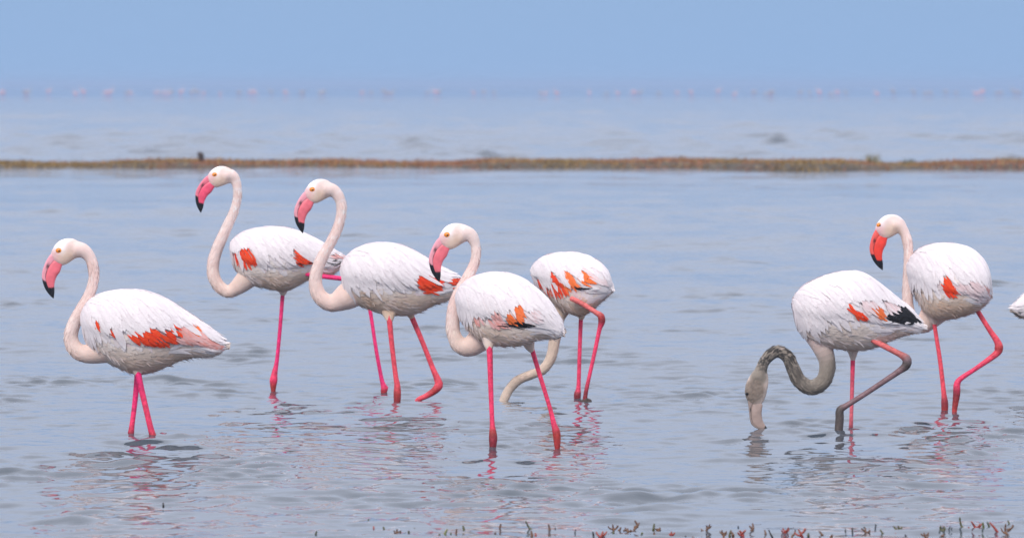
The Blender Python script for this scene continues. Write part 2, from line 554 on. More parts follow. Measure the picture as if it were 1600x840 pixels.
def remeshed(name, V, f, voxel, smooth_it):
    me = bpy.data.meshes.new(name)
    me.from_pydata([tuple(map(float, v)) for v in V], [], [tuple(map(int, q)) for q in f])
    o = bpy.data.objects.new(name, me); COL.objects.link(o)
    m = o.modifiers.new('r', 'REMESH'); m.mode = 'VOXEL'; m.voxel_size = voxel; m.use_smooth_shade = True
    s = o.modifiers.new('s', 'SMOOTH'); s.factor = 0.5; s.iterations = smooth_it
    dg = bpy.context.evaluated_depsgraph_get()
    res = bpy.data.meshes.new_from_object(o.evaluated_get(dg))
    bpy.data.objects.remove(o); bpy.data.meshes.remove(me)
    return res

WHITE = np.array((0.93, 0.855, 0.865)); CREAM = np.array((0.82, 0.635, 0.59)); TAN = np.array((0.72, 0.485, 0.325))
PALE = np.array((0.83, 0.60, 0.60)); RED = np.array((0.97, 0.055, 0.016)); ORANGE = np.array((0.97, 0.19, 0.04))
CORAL = np.array((0.86, 0.34, 0.29)); BLACK = np.array((0.012, 0.012, 0.016)); PINK = np.array((0.84, 0.50, 0.50))

def conv(pts, z):
    x0, y0, s = z
    return [(x0 + p[0] / s, y0 + p[1] / s) + tuple(v / s for v in p[2:3]) for p in pts]

def flamingo(spec):
    z = spec['zoom']
    D = dist_at(spec['water'])
    M = spec.get('map', lambda x, y: (x, y))
    msc = spec.get('mapscale', 1.0)
    m = D / F                                    # metres per picture pixel at this bird
    mirror = spec.get('mirror', False)
    r = np.random.default_rng(spec['seed'])
    slope = spec.get('slope', 0.0)
    juv = spec.get('juvenile', False)
    fx, fy = M(*conv([spec['foot']], z)[0][:2])
    base = PX(fx, spec['water'], D); base.z = BED_Z
    root = empty('flamingo', base)
    tag(root, spec['label'], 'flamingo', 'flamingos wading in the shallows')
    b3 = np.array(base)

    up, lo = conv(spec['up'], z), conv(spec['lo'], z)
    L = Loft(up, lo, M, D, ratio=spec.get('ratio', 0.8), slope=slope, tail_flat=spec.get('tail_flat', 1.15))
    bodyV, bodyF = L.mesh()
    Vs, Fs = [bodyV], [bodyF]
    xm = (L.C[:, 0].max() + L.C[:, 0].min()) / 2

    # neck
    nk = conv(spec['neck'], z)
    nk = spline(nk, 60)
    hd, bd = spec.get('neck_depth', (0.0, 0.0))
    s = np.linspace(0, 1, len(nk))
    ndep = D + hd * (1 - s) + bd * s
    npath, nrad = [], []
    for p, d_ in zip(nk, ndep):
        q = M(p[0], p[1])
        npath.append(np.array(PX(q[0], q[1], d_))); nrad.append(p[2] * msc * d_ / F)
    npath = np.array(npath); nrad = np.array(nrad) * (1 + 0.02 * np.sin(np.arange(len(npath)) * 0.75 + spec['seed']) * np.sin(np.arange(len(npath)) * 0.21))
    tv, tf = tube(npath, nrad, 18)
    Vs.append(tv); Fs.append(tf)

    # head
    has_head = 'eye' in spec
    if has_head:
        e, tpt = conv([spec['eye'], spec['tip']], z)
        ez, tz = complex(*e[:2]), complex(*tpt[:2])
        A = (tz - ez) / (H_TIP - H_EYE)
        hs = abs(A)
        def HM(x, y):
            q = A * (complex(x, y) - H_EYE) + ez
            return np.array(M(q.real, q.imag))
        hdep = D + hd
        hm = hs * msc * hdep / F
        hrot = spec.get('head_rot', 0.0)
        def HM2(x, y):
            q = A * (complex(x, y) - H_EYE) * complex(math.cos(R(hrot)), math.sin(R(hrot))) + ez
            return np.array(M(q.real, q.imag))
        if 'head_px' in spec:
            HU, HL, HMh = spec['head_px'] + (lambda x, y: np.array(M(x, y)),)
        else:
            HU, HL, HMh = HEAD_UP, HEAD_LO, HM2
        hv, hf, _, _ = loft_curves(HU, HL, np.array([2, 15, 23, 28, 31, 32, 31, 28, 22, 12, 4]) * hm * 1.02, HMh, hdep, 30, 18)
        Vs.append(hv); Fs.append(hf)
    # feathered thighs
    for lg in spec['legs']:
        th = lg.get('thigh')
        if th:
            tp = spline(conv(th, z), 14)
            ld = D + lg.get('dep', 0.0)
            pth = [np.array(PX(*M(p[0], p[1]), D + (ld - D) * (0.35 + 0.65 * i_ / 13.0))) for i_, p in enumerate(tp)]
            tv, tf = tube(pth, tp[:, 2] * msc * ld / F, 14, flat=0.8)
            Vs.append(tv); Fs.append(tf)
    # one continuous body
    off = 0; V, Fc = [], []
    for v, f in zip(Vs, Fs):
        V.append(v - b3); Fc += [tuple(i + off for i in q) for q in f]; off += len(v)
    me = remeshed('body', np.vstack(V), Fc, 0.0048, 7)
    me.name = 'body'
    nv = len(me.vertices)
    co = np.empty(nv * 3, np.float32); me.vertices.foreach_get('co', co); co = co.reshape(-1, 3)
    wp = co + b3
    pxy = L.px(wp)
    # colours of the plumage: white back, creamy neck, underside shade and warm bounce painted in tan
    nz1 = vnoise(wp, 9.0); nz2 = vnoise(wp, 45.0); nz3 = vnoise(wp, 215.0)
    col = np.tile(WHITE, (nv, 1)).astype(float)
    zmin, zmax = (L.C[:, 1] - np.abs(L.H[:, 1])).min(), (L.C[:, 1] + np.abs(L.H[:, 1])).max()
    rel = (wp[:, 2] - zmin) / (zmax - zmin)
    dn = np.min(np.linalg.norm(wp[:, None, :] - npath[None, ::3, :], axis=2) / nrad[None, ::3], axis=1)
    isneck = 1 - smooth01(dn, 1.05, 1.5)
    ck = CREAM * (0.94 + 0.10 * vnoise(wp, 22.0))[:, None] * np.stack([np.ones(nv), 0.94 + 0.10 * nz1, 0.92 + 0.12 * nz1], 1)
    col = col * (1 - isneck[:, None]) + ck * isneck[:, None]
    if 'neck_col' in spec:
        ncl = np.array(spec['neck_col']) * (0.8 + 0.4 * nz1)[:, None]
        col = col * (1 - isneck[:, None]) + ncl * isneck[:, None]
    belly_shade = np.clip((1 - smooth01(rel, 0.0, 0.58)) * (0.5 + 1.0 * nz1), 0, 1) * (1 - isneck) * 0.9 * spec.get('belly_shade', 0.6)  # underside shade painted into the colour, stronger lower down, broken by noise
    col = col * (1 - belly_shade[:, None]) + TAN * belly_shade[:, None]
    # position along the neck; adults turn browner towards the neck base
    ns = np.linspace(0, 1, len(npath))
    nidx = np.argmin(np.linalg.norm(wp[:, None, :] - npath[None, ::2, :], axis=2), axis=1)
    nsv = ns[::2][nidx]
    if juv:
        grey = np.array((0.28, 0.235, 0.195)); dark = np.array((0.04, 0.036, 0.034))
        kn = isneck * (1 - smooth01(nsv, 0.72, 1.0))
        col = col * (1 - kn[:, None]) + grey * kn[:, None]
        sp_ = smooth01(nz3, 0.33, 0.52) * isneck * (1 - smooth01(nsv, 0.22, 0.85)) * smooth01(nsv, 0.02, 0.10)
        sp_ = np.clip(sp_ * 0.95, 0, 1)
        col = col * (1 - sp_[:, None]) + dark * sp_[:, None]
        # dark lower edge stripe along the neck
    else:
        kb = isneck * smooth01(nsv, 0.55, 0.85) * 0.30 * (0.4 + nz1)
        col = col * (1 - kb[:, None]) + TAN * kb[:, None]
    if has_head:
        eye_w = np.array(PX(*HM(158, 115), hdep)); face_w = np.array(PX(*HM(128, 145), hdep))
        df = np.linalg.norm((wp - face_w)[:, [0, 2]], axis=1) / hm
        kf = 1 - smooth01(df, 18, 56)
        fc = np.array((0.36, 0.29, 0.25)) if juv else np.array((0.82, 0.52, 0.52))
        col = col * (1 - kf[:, None]) + fc * kf[:, None]
        hc = np.array(PX(*HM(190, 130), hdep))
        kh = (1 - smooth01(np.linalg.norm((wp - hc)[:, [0, 2]], axis=1) / hm, 45, 85))
        if juv:
            hcol = np.array((0.20, 0.155, 0.125)) * (0.4 + 1.2 * nz3)[:, None]
            col = col * (1 - 0.9 * kh[:, None]) + hcol * 0.9 * kh[:, None]
        else:
            chin = np.array(PX(*HM(190, 165), hdep))
            kc = (1 - smooth01(np.linalg.norm((wp - chin)[:, [0, 2]], axis=1) / hm, 15, 72)) * 0.85
            col = col * (1 - kc[:, None]) + np.array((0.78, 0.55, 0.41)) * kc[:, None]
    col *= (0.93 + 0.14 * nz2)[:, None]
    at = me.color_attributes.new('Col', 'FLOAT_COLOR', 'POINT')
    cc = np.ones((nv, 4), np.float32); cc[:, :3] = col; at.data.foreach_set('color', cc.ravel())
    me.materials.clear(); me.materials.append(M_BODY)
    me.polygons.foreach_set('use_smooth', [True] * len(me.polygons))
    bo = bpy.data.objects.new('body', me); COL.objects.link(bo); bo.parent = root

    # bill and eyes
    if has_head:
        if juv:
            c_up, c_lo, c_tip = np.array((0.33, 0.25, 0.22)), np.array((0.42, 0.31, 0.27)), np.array((0.02, 0.02, 0.02))
        else:
            c_up, c_lo, c_tip = (np.array(c) for c in spec.get('bill', ((0.86, 0.36, 0.42), (0.85, 0.17, 0.21), (0.012, 0.012, 0.016))))
        wU = np.array([15, 15, 15, 15, 14.5, 13.5, 12, 10, 7, 2.5]) * hm
        wL = np.array([15, 15.5, 16.5, 17, 16, 15, 13, 10.5, 7.2, 2.5]) * hm
        BC, BU, BL, BO, HMb = spec['bill_px'] + (lambda x, y: np.array(M(1155 + x / 5.6, 530 + y / 5.6)),) if 'bill_px' in spec else (BILL_CULMEN, BILL_TOM_U, BILL_TOM_L, BILL_LOW, HM)
        v, f, T, Q = loft_curves(BC, BU, wU, HMb, hdep, 40, 24, box=0.62)
        nzv = vnoise(v, 60)
        k = smooth01(T + 0.06 * (nzv - 0.5), *((0.93, 0.96) if juv else (0.595, 0.625)))
        edge = smooth01(-np.cos(Q), 0.30, 0.5) * smooth01(T, 0.26, 0.45)
        k = np.maximum(k, edge * 0.95)
        nost = np.exp(-((T - 0.30) / 0.05) ** 2) * (np.abs(np.cos(Q) + 0.25) < 0.28) * 0.85
        k = np.maximum(k, nost)
        mesh_obj('upper_bill', v, f, M_BILL, root, c_up * (1 - k[:, None]) + c_tip * k[:, None], loc=base)
        v, f, T, Q = loft_curves(BL, BO, wL, HMb, hdep, 40, 24, box=0.62)
        nzv = vnoise(v, 60)
        k = smooth01(T + 0.05 * (nzv - 0.5) - 0.03 * np.cos(Q), *((0.90, 0.93) if juv else (0.715, 0.735)))
        k = np.maximum(k, smooth01(np.cos(Q), 0.66, 0.84) * smooth01(T, 0.22, 0.34) * 0.95)
        cl = c_lo[None, :] * (0.85 + 0.3 * nzv[:, None])
        if not juv:
            kk = np.exp(-((T - 0.30) / 0.10) ** 2) * smooth01(-np.cos(Q), 0.2, 0.9) * 0.5
            cl = cl * (1 - kk[:, None]) + np.array((0.55, 0.05, 0.07)) * kk[:, None]
        mesh_obj('lower_bill', v, f, M_BILL, root, cl * (1 - k[:, None]) + c_tip * k[:, None], loc=base)
        for sg in (-1, 1):
            ec = np.array(PX(*HM(*spec.get('eye_at', (157, 116))), hdep)) + np.array((0, sg * spec.get('eye_out', 22.5) * hm, 0)); er = (9.0 if juv else 16.5) * hm
            bm = bmesh.new(); bmesh.ops.create_uvsphere(bm, u_segments=16, v_segments=10, radius=er)
            for vv in bm.verts: vv.co.z *= 0.8; vv.co.y *= 0.7
            e_me = bpy.data.meshes.new('eye'); bm.to_mesh(e_me); bm.free()
            e_me.materials.append(M_EYE if not juv else M_PUPIL); e_me.polygons.foreach_set('use_smooth', [True] * len(e_me.polygons))
            eo = bpy.data.objects.new('eye', e_me); COL.objects.link(eo); eo.parent = root; eo.location = ec - b3
            bm = bmesh.new(); bmesh.ops.create_uvsphere(bm, u_segments=12, v_segments=8, radius=er * 0.26)
            for vv in bm.verts: vv.co.y *= 0.5
            p_me = bpy.data.meshes.new('pupil'); bm.to_mesh(p_me); bm.free(); p_me.materials.append(M_PUPIL)
            po = bpy.data.objects.new('pupil', p_me); COL.objects.link(po); po.parent = eo; po.location = (0.05 * er, sg * er * 0.66, -er * 0.05)

    # folded wings: a raised shell on each flank
    w0, w1 = spec.get('wing_t', (0.03, 0.90))
    a0, a1 = (R(v) for v in spec.get('wing_a', (22, 104)))
    def bump(t, th):
        a = np.abs((th + math.pi) % (2 * math.pi) - math.pi)
        u = (t - w0) / (w1 - w0); v = (a - a0) / (a1 - a0)
        k = np.clip(1 - np.abs(2 * u - 1) ** 3, 0, 1) * np.clip(1 - np.abs(2 * v - 1) ** 4, 0, 1)
        return 0.011 * np.sqrt(np.clip(k, 0, 1)) * np.where((u > 0) & (u < 1), 1, 0)
    wings = {}
    for sg in (1, -1):
        nu, nvv = 36, 18
        T, A_ = np.meshgrid(np.linspace(w0, w1, nu), np.linspace(a0, a1, nvv), indexing='ij')
        T, A_ = T.ravel(), A_.ravel() * sg
        P = L.at(T, A_); _, _, nr = L.frame(T, A_)
        P = P + nr * (bump(T, A_) - 0.003)[:, None]
        f = [(i * nvv + j, i * nvv + j + 1, (i + 1) * nvv + j + 1, (i + 1) * nvv + j) for i in range(nu - 1) for j in range(nvv - 1)]
        cw = np.tile(WHITE * np.array((1, 0.97, 0.97)), (len(P), 1)) * (0.95 + 0.1 * vnoise(P, 40))[:, None]
        wings[sg] = mesh_obj('wing', P, f, M_FEATHER, root, cw, loc=base)

    # ------------------------------------------------ feathers
    L.blunt = 0.975
    polys = [(conv(p, z), c) for p, c in spec.get('patches', [])]
    def grow(p, d):
        a_ = np.array([q[:2] for q in p])
        if np.ptp(a_[:, 0]) > 50:
            return [tuple(q) for q in a_]
        c_ = a_.mean(0); v_ = a_ - c_
        return [tuple(q) for q in c_ + v_ * (1 + d / (np.linalg.norm(v_, axis=1, keepdims=True) + 1e-6))]
    polys = [([M(q[0], q[1]) for q in grow(p, 0.0 if c == 'black' else 2.5)], c) for p, c in polys]
    def hit(P):
        p = L.px(P); k = np.zeros(len(p), bool)
        for pl, c in polys:
            k |= in_poly(p, pl)
        return k
    AV, AC, AF = [], [], []
    count = [0]
    def add(V, Cc, fq):
        n_, k_ = V.shape[:2]
        AV.append(V.reshape(-1, 3)); AC.append(Cc.reshape(-1, 3))
        AF.append((fq[None] + (np.arange(n_) * k_)[:, None, None] + count[0]).reshape(-1, 4))
        count[0] += n_ * k_
    def droop(t, a):
        """angle of the flow below the body axis (more upright on the shoulder, lying back on the rump)"""
        return np.interp(t, [0.0, 0.15, 0.4, 0.7, 0.95], spec.get('droop', [R(62), R(58), R(44), R(22), R(6)])) * smooth01(a, 0.05, 0.9)
    fs = spec.get('feather_scale', 1.0)
    # 1. contour feathers of flanks, belly and breast
    n1 = 1500
    t = r.uniform(0.01, 0.97, n1) ; a = r.uniform(R(60), R(180), n1); sg = np.where(r.random(n1) < 0.72, 1, -1)
    ln = r.uniform(0.035, 0.06, n1) * fs; wd = r.uniform(0.007, 0.011, n1) * fs
    ang = r.normal(0.05, 0.22, n1)
    P0 = L.at(t, a * sg)
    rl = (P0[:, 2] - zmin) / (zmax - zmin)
    so = np.clip((1 - smooth01(rl, 0.0, 0.58)) * (0.45 + 1.0 * vnoise(P0, 11)), 0, 1)[:, None] * 0.9 * spec.get('belly_shade', 0.6)  # low feathers take the painted underside shade too
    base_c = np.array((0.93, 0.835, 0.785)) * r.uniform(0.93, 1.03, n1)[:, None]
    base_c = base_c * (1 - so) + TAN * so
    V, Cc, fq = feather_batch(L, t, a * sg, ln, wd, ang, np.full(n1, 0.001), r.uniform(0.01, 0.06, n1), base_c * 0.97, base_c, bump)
    keep = ~(hit(V[:, 0]) | hit(V[:, 10]) | hit(V[:, 16]))
    dneck = np.min(np.linalg.norm(V[:, 10][:, None, :] - npath[None, ::3, :], axis=2) / nrad[None, ::3], axis=1)
    keep &= ~((dneck < 1.15) & (t < 0.25))
    add(V[keep], Cc[keep], fq)
    # 2. wing coverts
    n2 = 900
    t = r.uniform(0.02, 0.80, n2); a = r.uniform(R(15), R(100), n2); sg = np.where(r.random(n2) < 0.72, 1, -1)
    ln = r.uniform(0.045, 0.075, n2) * fs; wd = r.uniform(0.009, 0.014, n2) * fs
    ang = droop(t, a) + r.normal(0, 0.12, n2)
    base_c = WHITE * r.uniform(0.93, 1.05, n2)[:, None]
    pk = (r.random(n2) < 0.22)[:, None] * r.uniform(0.05, 0.4, n2)[:, None]
    base_c = base_c * (1 - pk) + PINK * pk
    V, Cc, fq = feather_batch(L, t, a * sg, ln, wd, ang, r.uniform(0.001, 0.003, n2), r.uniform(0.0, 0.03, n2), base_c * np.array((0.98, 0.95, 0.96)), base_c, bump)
    keep = ~(hit(V[:, 4]) | hit(V[:, 10]) | hit(V[:, 16]))
    add(V[keep], Cc[keep], fq)
    # 3. long drooping scapulars and tertials
    for n3, (l0, l1), (q0, q1), of0 in ((300, (0.10, 0.17), (0.011, 0.018), 0.004), (200, (0.09, 0.16), (0.005, 0.009), 0.006)):
        t = r.uniform(0.03, 0.74, n3); a = np.abs(r.normal(0, 1, n3)) * R(30) + R(4); a = np.minimum(a, R(75))
        sg = np.where(r.random(n3) < 0.68, 1, -1)
        ln = r.uniform(l0, l1, n3) * fs; wd = r.uniform(q0, q1, n3) * fs
        ang = droop(t + 0.08, a + 0.35) + r.normal(0, 0.10, n3)
        of = of0 + 0.003 * (1 - t) + r.uniform(0, 0.002, n3)
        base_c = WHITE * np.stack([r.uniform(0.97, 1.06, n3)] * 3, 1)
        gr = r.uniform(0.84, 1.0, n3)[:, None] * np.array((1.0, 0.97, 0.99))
        exempt = r.random(n3) < 0.06
        for _ in range(10):
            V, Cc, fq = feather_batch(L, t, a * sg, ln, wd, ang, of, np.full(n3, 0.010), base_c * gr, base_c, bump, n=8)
            bad = hit(V[:, 22]) & hit(V[:, 19])
            for q_ in (9, 11, 12, 13, 14, 15, 16, 17, 18, 20):
                bad |= hit(V[:, q_])
            bad &= ~exempt
            if not bad.any(): break
            ln = np.where(bad, ln * 0.84, ln)
        keep = ~(hit(V[:, 4]) | hit(V[:, 7]) | (ln < 0.03) | bad)
        add(V[keep], Cc[keep], fq)
    # the parting along the back
    nb = 130
    t = r.uniform(0.03, 0.8, nb); a = r.uniform(R(0.5), R(14), nb); sg = np.where(r.random(nb) < 0.5, 1, -1)
    base_c = WHITE * r.uniform(0.97, 1.05, nb)[:, None]
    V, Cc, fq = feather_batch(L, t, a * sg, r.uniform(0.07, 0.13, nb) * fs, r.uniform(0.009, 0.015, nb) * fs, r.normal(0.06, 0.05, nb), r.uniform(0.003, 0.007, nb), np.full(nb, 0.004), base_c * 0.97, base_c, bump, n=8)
    add(V, Cc, fq)
    # 4. tail and wing tip plumes
    n4 = 150
    t = r.uniform(0.62, 0.93, n4); a = r.uniform(R(0), R(125), n4); sg = np.where(r.random(n4) < 0.6, 1, -1)
    ln = r.uniform(0.05, 0.115, n4) * fs * spec.get('tail_len', 1.0); wd = r.uniform(0.006, 0.010, n4) * fs
    ang = r.normal(0.02, 0.16, n4)
    base_c = WHITE * r.uniform(0.95, 1.04, n4)[:, None]
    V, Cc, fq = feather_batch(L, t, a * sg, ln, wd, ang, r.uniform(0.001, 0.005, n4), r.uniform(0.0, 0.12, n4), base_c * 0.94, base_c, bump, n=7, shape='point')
    keep = ~(hit(V[:, 7]) | hit(V[:, 13]))
    add(V[keep], Cc[keep], fq)
    # 5. loose down along the belly
    n5 = 420
    t = r.uniform(0.15, 0.9, n5); a = r.uniform(R(125), R(180), n5); sg = np.where(r.random(n5) < 0.5, 1, -1)
    P0 = L.at(t, a * sg)
    so = np.clip(0.2 + 0.8 * vnoise(P0, 11), 0, 1)[:, None] * 0.9 * spec.get('belly_shade', 0.6)  # patchy painted shade on the belly down
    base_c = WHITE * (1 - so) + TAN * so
    V, Cc, fq = feather_batch(L, t, a * sg, r.uniform(0.03, 0.055, n5), r.uniform(0.003, 0.006, n5), r.normal(0.1, 0.3, n5), np.full(n5, 0.0), r.uniform(0.05, 0.32, n5), base_c, base_c * 1.03, bump, shape='point')
    dneck = np.min(np.linalg.norm(V[:, 10][:, None, :] - npath[None, ::3, :], axis=2) / nrad[None, ::3], axis=1)
    add(V[dneck > 1.2], Cc[dneck > 1.2], fq)
    # 5b. short down on the neck
    n6 = 1500
    si = r.uniform(0.13, 0.88, n6); ph = r.uniform(0, 2 * math.pi, n6)
    ii = si * (len(npath) - 1); i0 = ii.astype(int); fr = (ii - i0)[:, None]
    Pn = npath[i0] * (1 - fr) + npath[i0 + 1] * fr
    Tn = npath[i0 + 1] - npath[i0]; Tn /= np.linalg.norm(Tn, axis=1, keepdims=True)
    Rn = np.interp(ii, np.arange(len(nrad)), nrad)[:, None]
    Bn = np.array([0, 1.0, 0]) - Tn * Tn[:, 1:2]; Bn /= np.linalg.norm(Bn, axis=1, keepdims=True)
    An = np.cross(Bn, Tn)
    On = np.cos(ph)[:, None] * An + np.sin(ph)[:, None] * Bn
    P0 = Pn + On * Rn * 0.975
    ctr = wp[::3]; near_c = np.empty((n6, 3))
    for k0 in range(0, n6, 100):
        dd = ((P0[k0:k0 + 100, None, :] - ctr[None]) ** 2).sum(2)
        near_c[k0:k0 + 100] = col[::3][np.argmin(dd, axis=1)]
    near_c = np.minimum(near_c * r.uniform(1.04, 1.26, n6)[:, None], 0.96)
    ln6 = r.uniform(0.014, 0.030, n6)[:, None]; Wn = np.cross(On, Tn) * r.uniform(0.0025, 0.0050, n6)[:, None]
    rows6 = []
    for s6, w6, o6 in ((0.0, 0.6, 0.0), (0.5, 1.0, 0.02), (1.0, 0.15, 0.07)):
        c6 = P0 + Tn * ln6 * s6 + On * ln6 * o6
        rows6 += [c6 - Wn * w6, c6 + Wn * w6]
    V6 = np.stack(rows6, 1)
    add(V6, np.repeat(near_c[:, None, :], 6, axis=1), np.array([(0, 1, 3, 2), (2, 3, 5, 4)]))
    AVs, ACs, AFs = np.vstack(AV), np.vstack(AC), np.vstack(AF)
    pl = mesh_obj('plumage', AVs, AFs, M_FEATHER, root, ACs, loc=base)
    tag(pl, kind='stuff')

    # 6. the coloured wing feathers, one object each
    gt, ga = np.meshgrid(np.linspace(0.01, 0.995, 200), np.linspace(R(2), R(178), 90), indexing='ij')
    gt, ga = gt.ravel(), ga.ravel()
    gp = L.px(L.at(gt, ga))
    for (pl_, c), (src, _) in zip(polys, spec.get('patches', [])):
        P_ = np.array(pl_)
        lo_, hi_ = P_.min(0), P_.max(0)
        step = spec.get('red_step', 4.6) * msc
        cand = [(x, y) for x in np.arange(lo_[0] + step * 0.3, hi_[0], step) for y in np.arange(lo_[1] + step * 0.3, hi_[1], step * 0.8)]
        cand = np.array(cand) if len(cand) else np.array([P_.mean(0)])
        cand = cand + r.uniform(-0.3, 0.3, cand.shape) * step
        k = in_poly(cand, pl_)
        cand = cand[k] if k.any() else np.array([P_.mean(0)])
        if len(cand) > 60:
            cand = cand[np.sort(r.choice(len(cand), 60, replace=False))]
        i = np.argmin(((cand[:, None, :] - gp[None]) ** 2).sum(2), axis=1)
        t, a = gt[i].copy(), ga[i].copy()
        n_ = len(t)
        ln = r.uniform(0.034, 0.056, n_); wd = r.uniform(0.0038, 0.0062, n_)
        ang = droop(t, a) * 0.9 + r.normal(0, 0.12, n_)
        if c == 'black':
            ln *= 1.3; wd *= 0.55; ang = r.normal(0.0, 0.06, n_)
        if c == 'blackwide':
            ln *= 1.1; wd *= 1.3; ang = ang * 0.5
        # the picked point is the middle of the feather: step back to its root
        dt, dh, _ = L.frame(t, a)
        t = t - 0.45 * ln * np.cos(ang) / np.maximum(np.linalg.norm(dt, axis=1), 0.05)
        a = a - 0.45 * ln * np.sin(ang) / np.maximum(np.linalg.norm(dh, axis=1), 0.03)
        C1 = {'red': RED, 'orange': ORANGE, 'coral': CORAL, 'pink': PALE, 'black': BLACK, 'blackwide': BLACK}[c]
        C2 = {'red': RED * 0.6 + ORANGE * 0.4, 'orange': ORANGE * 0.8 + CORAL * 0.2, 'coral': PALE, 'pink': WHITE, 'black': BLACK, 'blackwide': BLACK}[c]
        mixv = r.random(n_)[:, None]
        cr_ = C1 * (1 - 0.5 * mixv) + C2 * 0.5 * mixv
        if c == 'red':
            cr_ = np.minimum(cr_ * r.uniform(0.84, 1.08, n_)[:, None], 0.97)
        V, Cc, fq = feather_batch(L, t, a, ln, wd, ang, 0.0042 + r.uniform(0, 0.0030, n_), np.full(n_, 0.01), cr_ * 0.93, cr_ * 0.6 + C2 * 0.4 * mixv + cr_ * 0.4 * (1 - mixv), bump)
        for q in range(n_):
            mesh_obj('feather', V[q], fq, M_VANE, wings[1], Cc[q], loc=base)

    # ------------------------------------------------ legs
    for lg in spec['legs']:
        pts = conv(lg['pts'], z)
        ld = D + lg.get('dep', 0.0)
        pts = [(M(p[0], p[1]) + (p[2] * msc,)) for p in pts]
        wpth = [np.array(PX(p[0], p[1], ld)) for p in pts]
        rad = [p[2] * 0.5 * ld / F for p in pts]
        cols = [np.array(c) for c in lg['cols']]
        end = wpth[-1].copy()
        hang = lg.get('hang', False)
        if hang:
            wpth.append(end + np.array((0.0, 0, -0.03))); rad.append(rad[-1])
            cols.append(cols[-1])
        else:
            dx = lg.get('lean', 0.0)
            z0 = min(end[2], 0.0)
            wpth += [np.array((end[0] + dx * 0.2, end[1], z0 - 0.04)), np.array((end[0] + dx, end[1], BED_Z + 0.03))]
            rad += [rad[-1] * 0.62, rad[-1] * 0.5]
            cols += [cols[-1], cols[-1]]
            LEG_SPOTS.append((end[0], end[1]))
        arr = np.array([np.r_[p[0], p[2], p[1], rr, c] for p, rr, c in zip(wpth, rad, cols)])
        sp_ = spline(arr, 70)
        path = sp_[:, [0, 2, 1]]; rr = np.maximum(sp_[:, 3], 0.003)
        v, f = tube(path, rr, 12, flat=0.9)
        cv = np.repeat(np.clip(sp_[:, 4:7], 0.005, 1), 12, axis=0); cv = np.vstack([cv, cv[:1], cv[-1:]])
        cv = cv * (0.62 + 0.40 * vnoise(v, 70) + 0.40 * vnoise(v, 190))[:, None]
        lo_obj = mesh_obj('leg', v, f, M_LEG, root, cv, loc=base)
        # webbed foot: three toes and the web between them
        ec = path[-1]
        face = 1 if mirror else -1
        fv, ff = [], []
        if hang:
            tips = [np.array((0.012 * face * -1, -0.012, -0.075)), np.array((0.0, 0.0, -0.085)), np.array((0.012 * face * -1, 0.012, -0.075))]
        else:
            tips = [np.array((face * 0.075, -0.04, -0.024)), np.array((face * 0.09, 0.0, -0.024)), np.array((face * 0.075, 0.04, -0.024))]
        for tp in tips:
            tpth = np.array([ec + tp * u for u in np.linspace(0, 1, 6)])
            tv, tf = tube(tpth, np.linspace(0.006, 0.0025, 6), 8)
            o_ = len(fv); fv += list(tv); ff += [tuple(i + o_ for i in q) for q in tf]
        o_ = len(fv)
        fv += [ec, ec + tips[0] * 0.85, ec + tips[1] * 0.8, ec + tips[2] * 0.85]
        ff += [(o_, o_ + 1, o_ + 2), (o_, o_ + 2, o_ + 3)]
        mesh_obj('foot', np.array(fv), ff, M_LEG, lo_obj, np.tile(cols[-1] * 0.9, (len(fv), 1)), loc=base)
    return root

Z1 = (40, 350, 2.332); Z2 = (290, 240, 3.231); Z3 = (440, 260, 3.231); Z4 = (660, 330, 2.545); Z5 = (1150, 410, 3.0); Z6 = (1340, 320, 2.469)
MAG = (0.86, 0.022, 0.165); ROSE = (0.84, 0.042, 0.125); CORL = (0.80, 0.070, 0.105); KNOB = (0.27, 0.022, 0.034); RUST = (0.42, 0.035, 0.035)
GREY = (0.20, 0.115, 0.125); DGREY = (0.085, 0.065, 0.06); SALM = (0.76, 0.16, 0.15)

def z7(x, y):   # enlargement of the legs of the middle pair -> picture
    return (380 + x / 4.0, 440 + y / 4.0)
def z8(x, y):
    return (660 + x / 3.819, 500 + y / 3.819)
def to(zm, p):
    return ((p[0] - zm[0]) * zm[2], (p[1] - zm[1]) * zm[2])

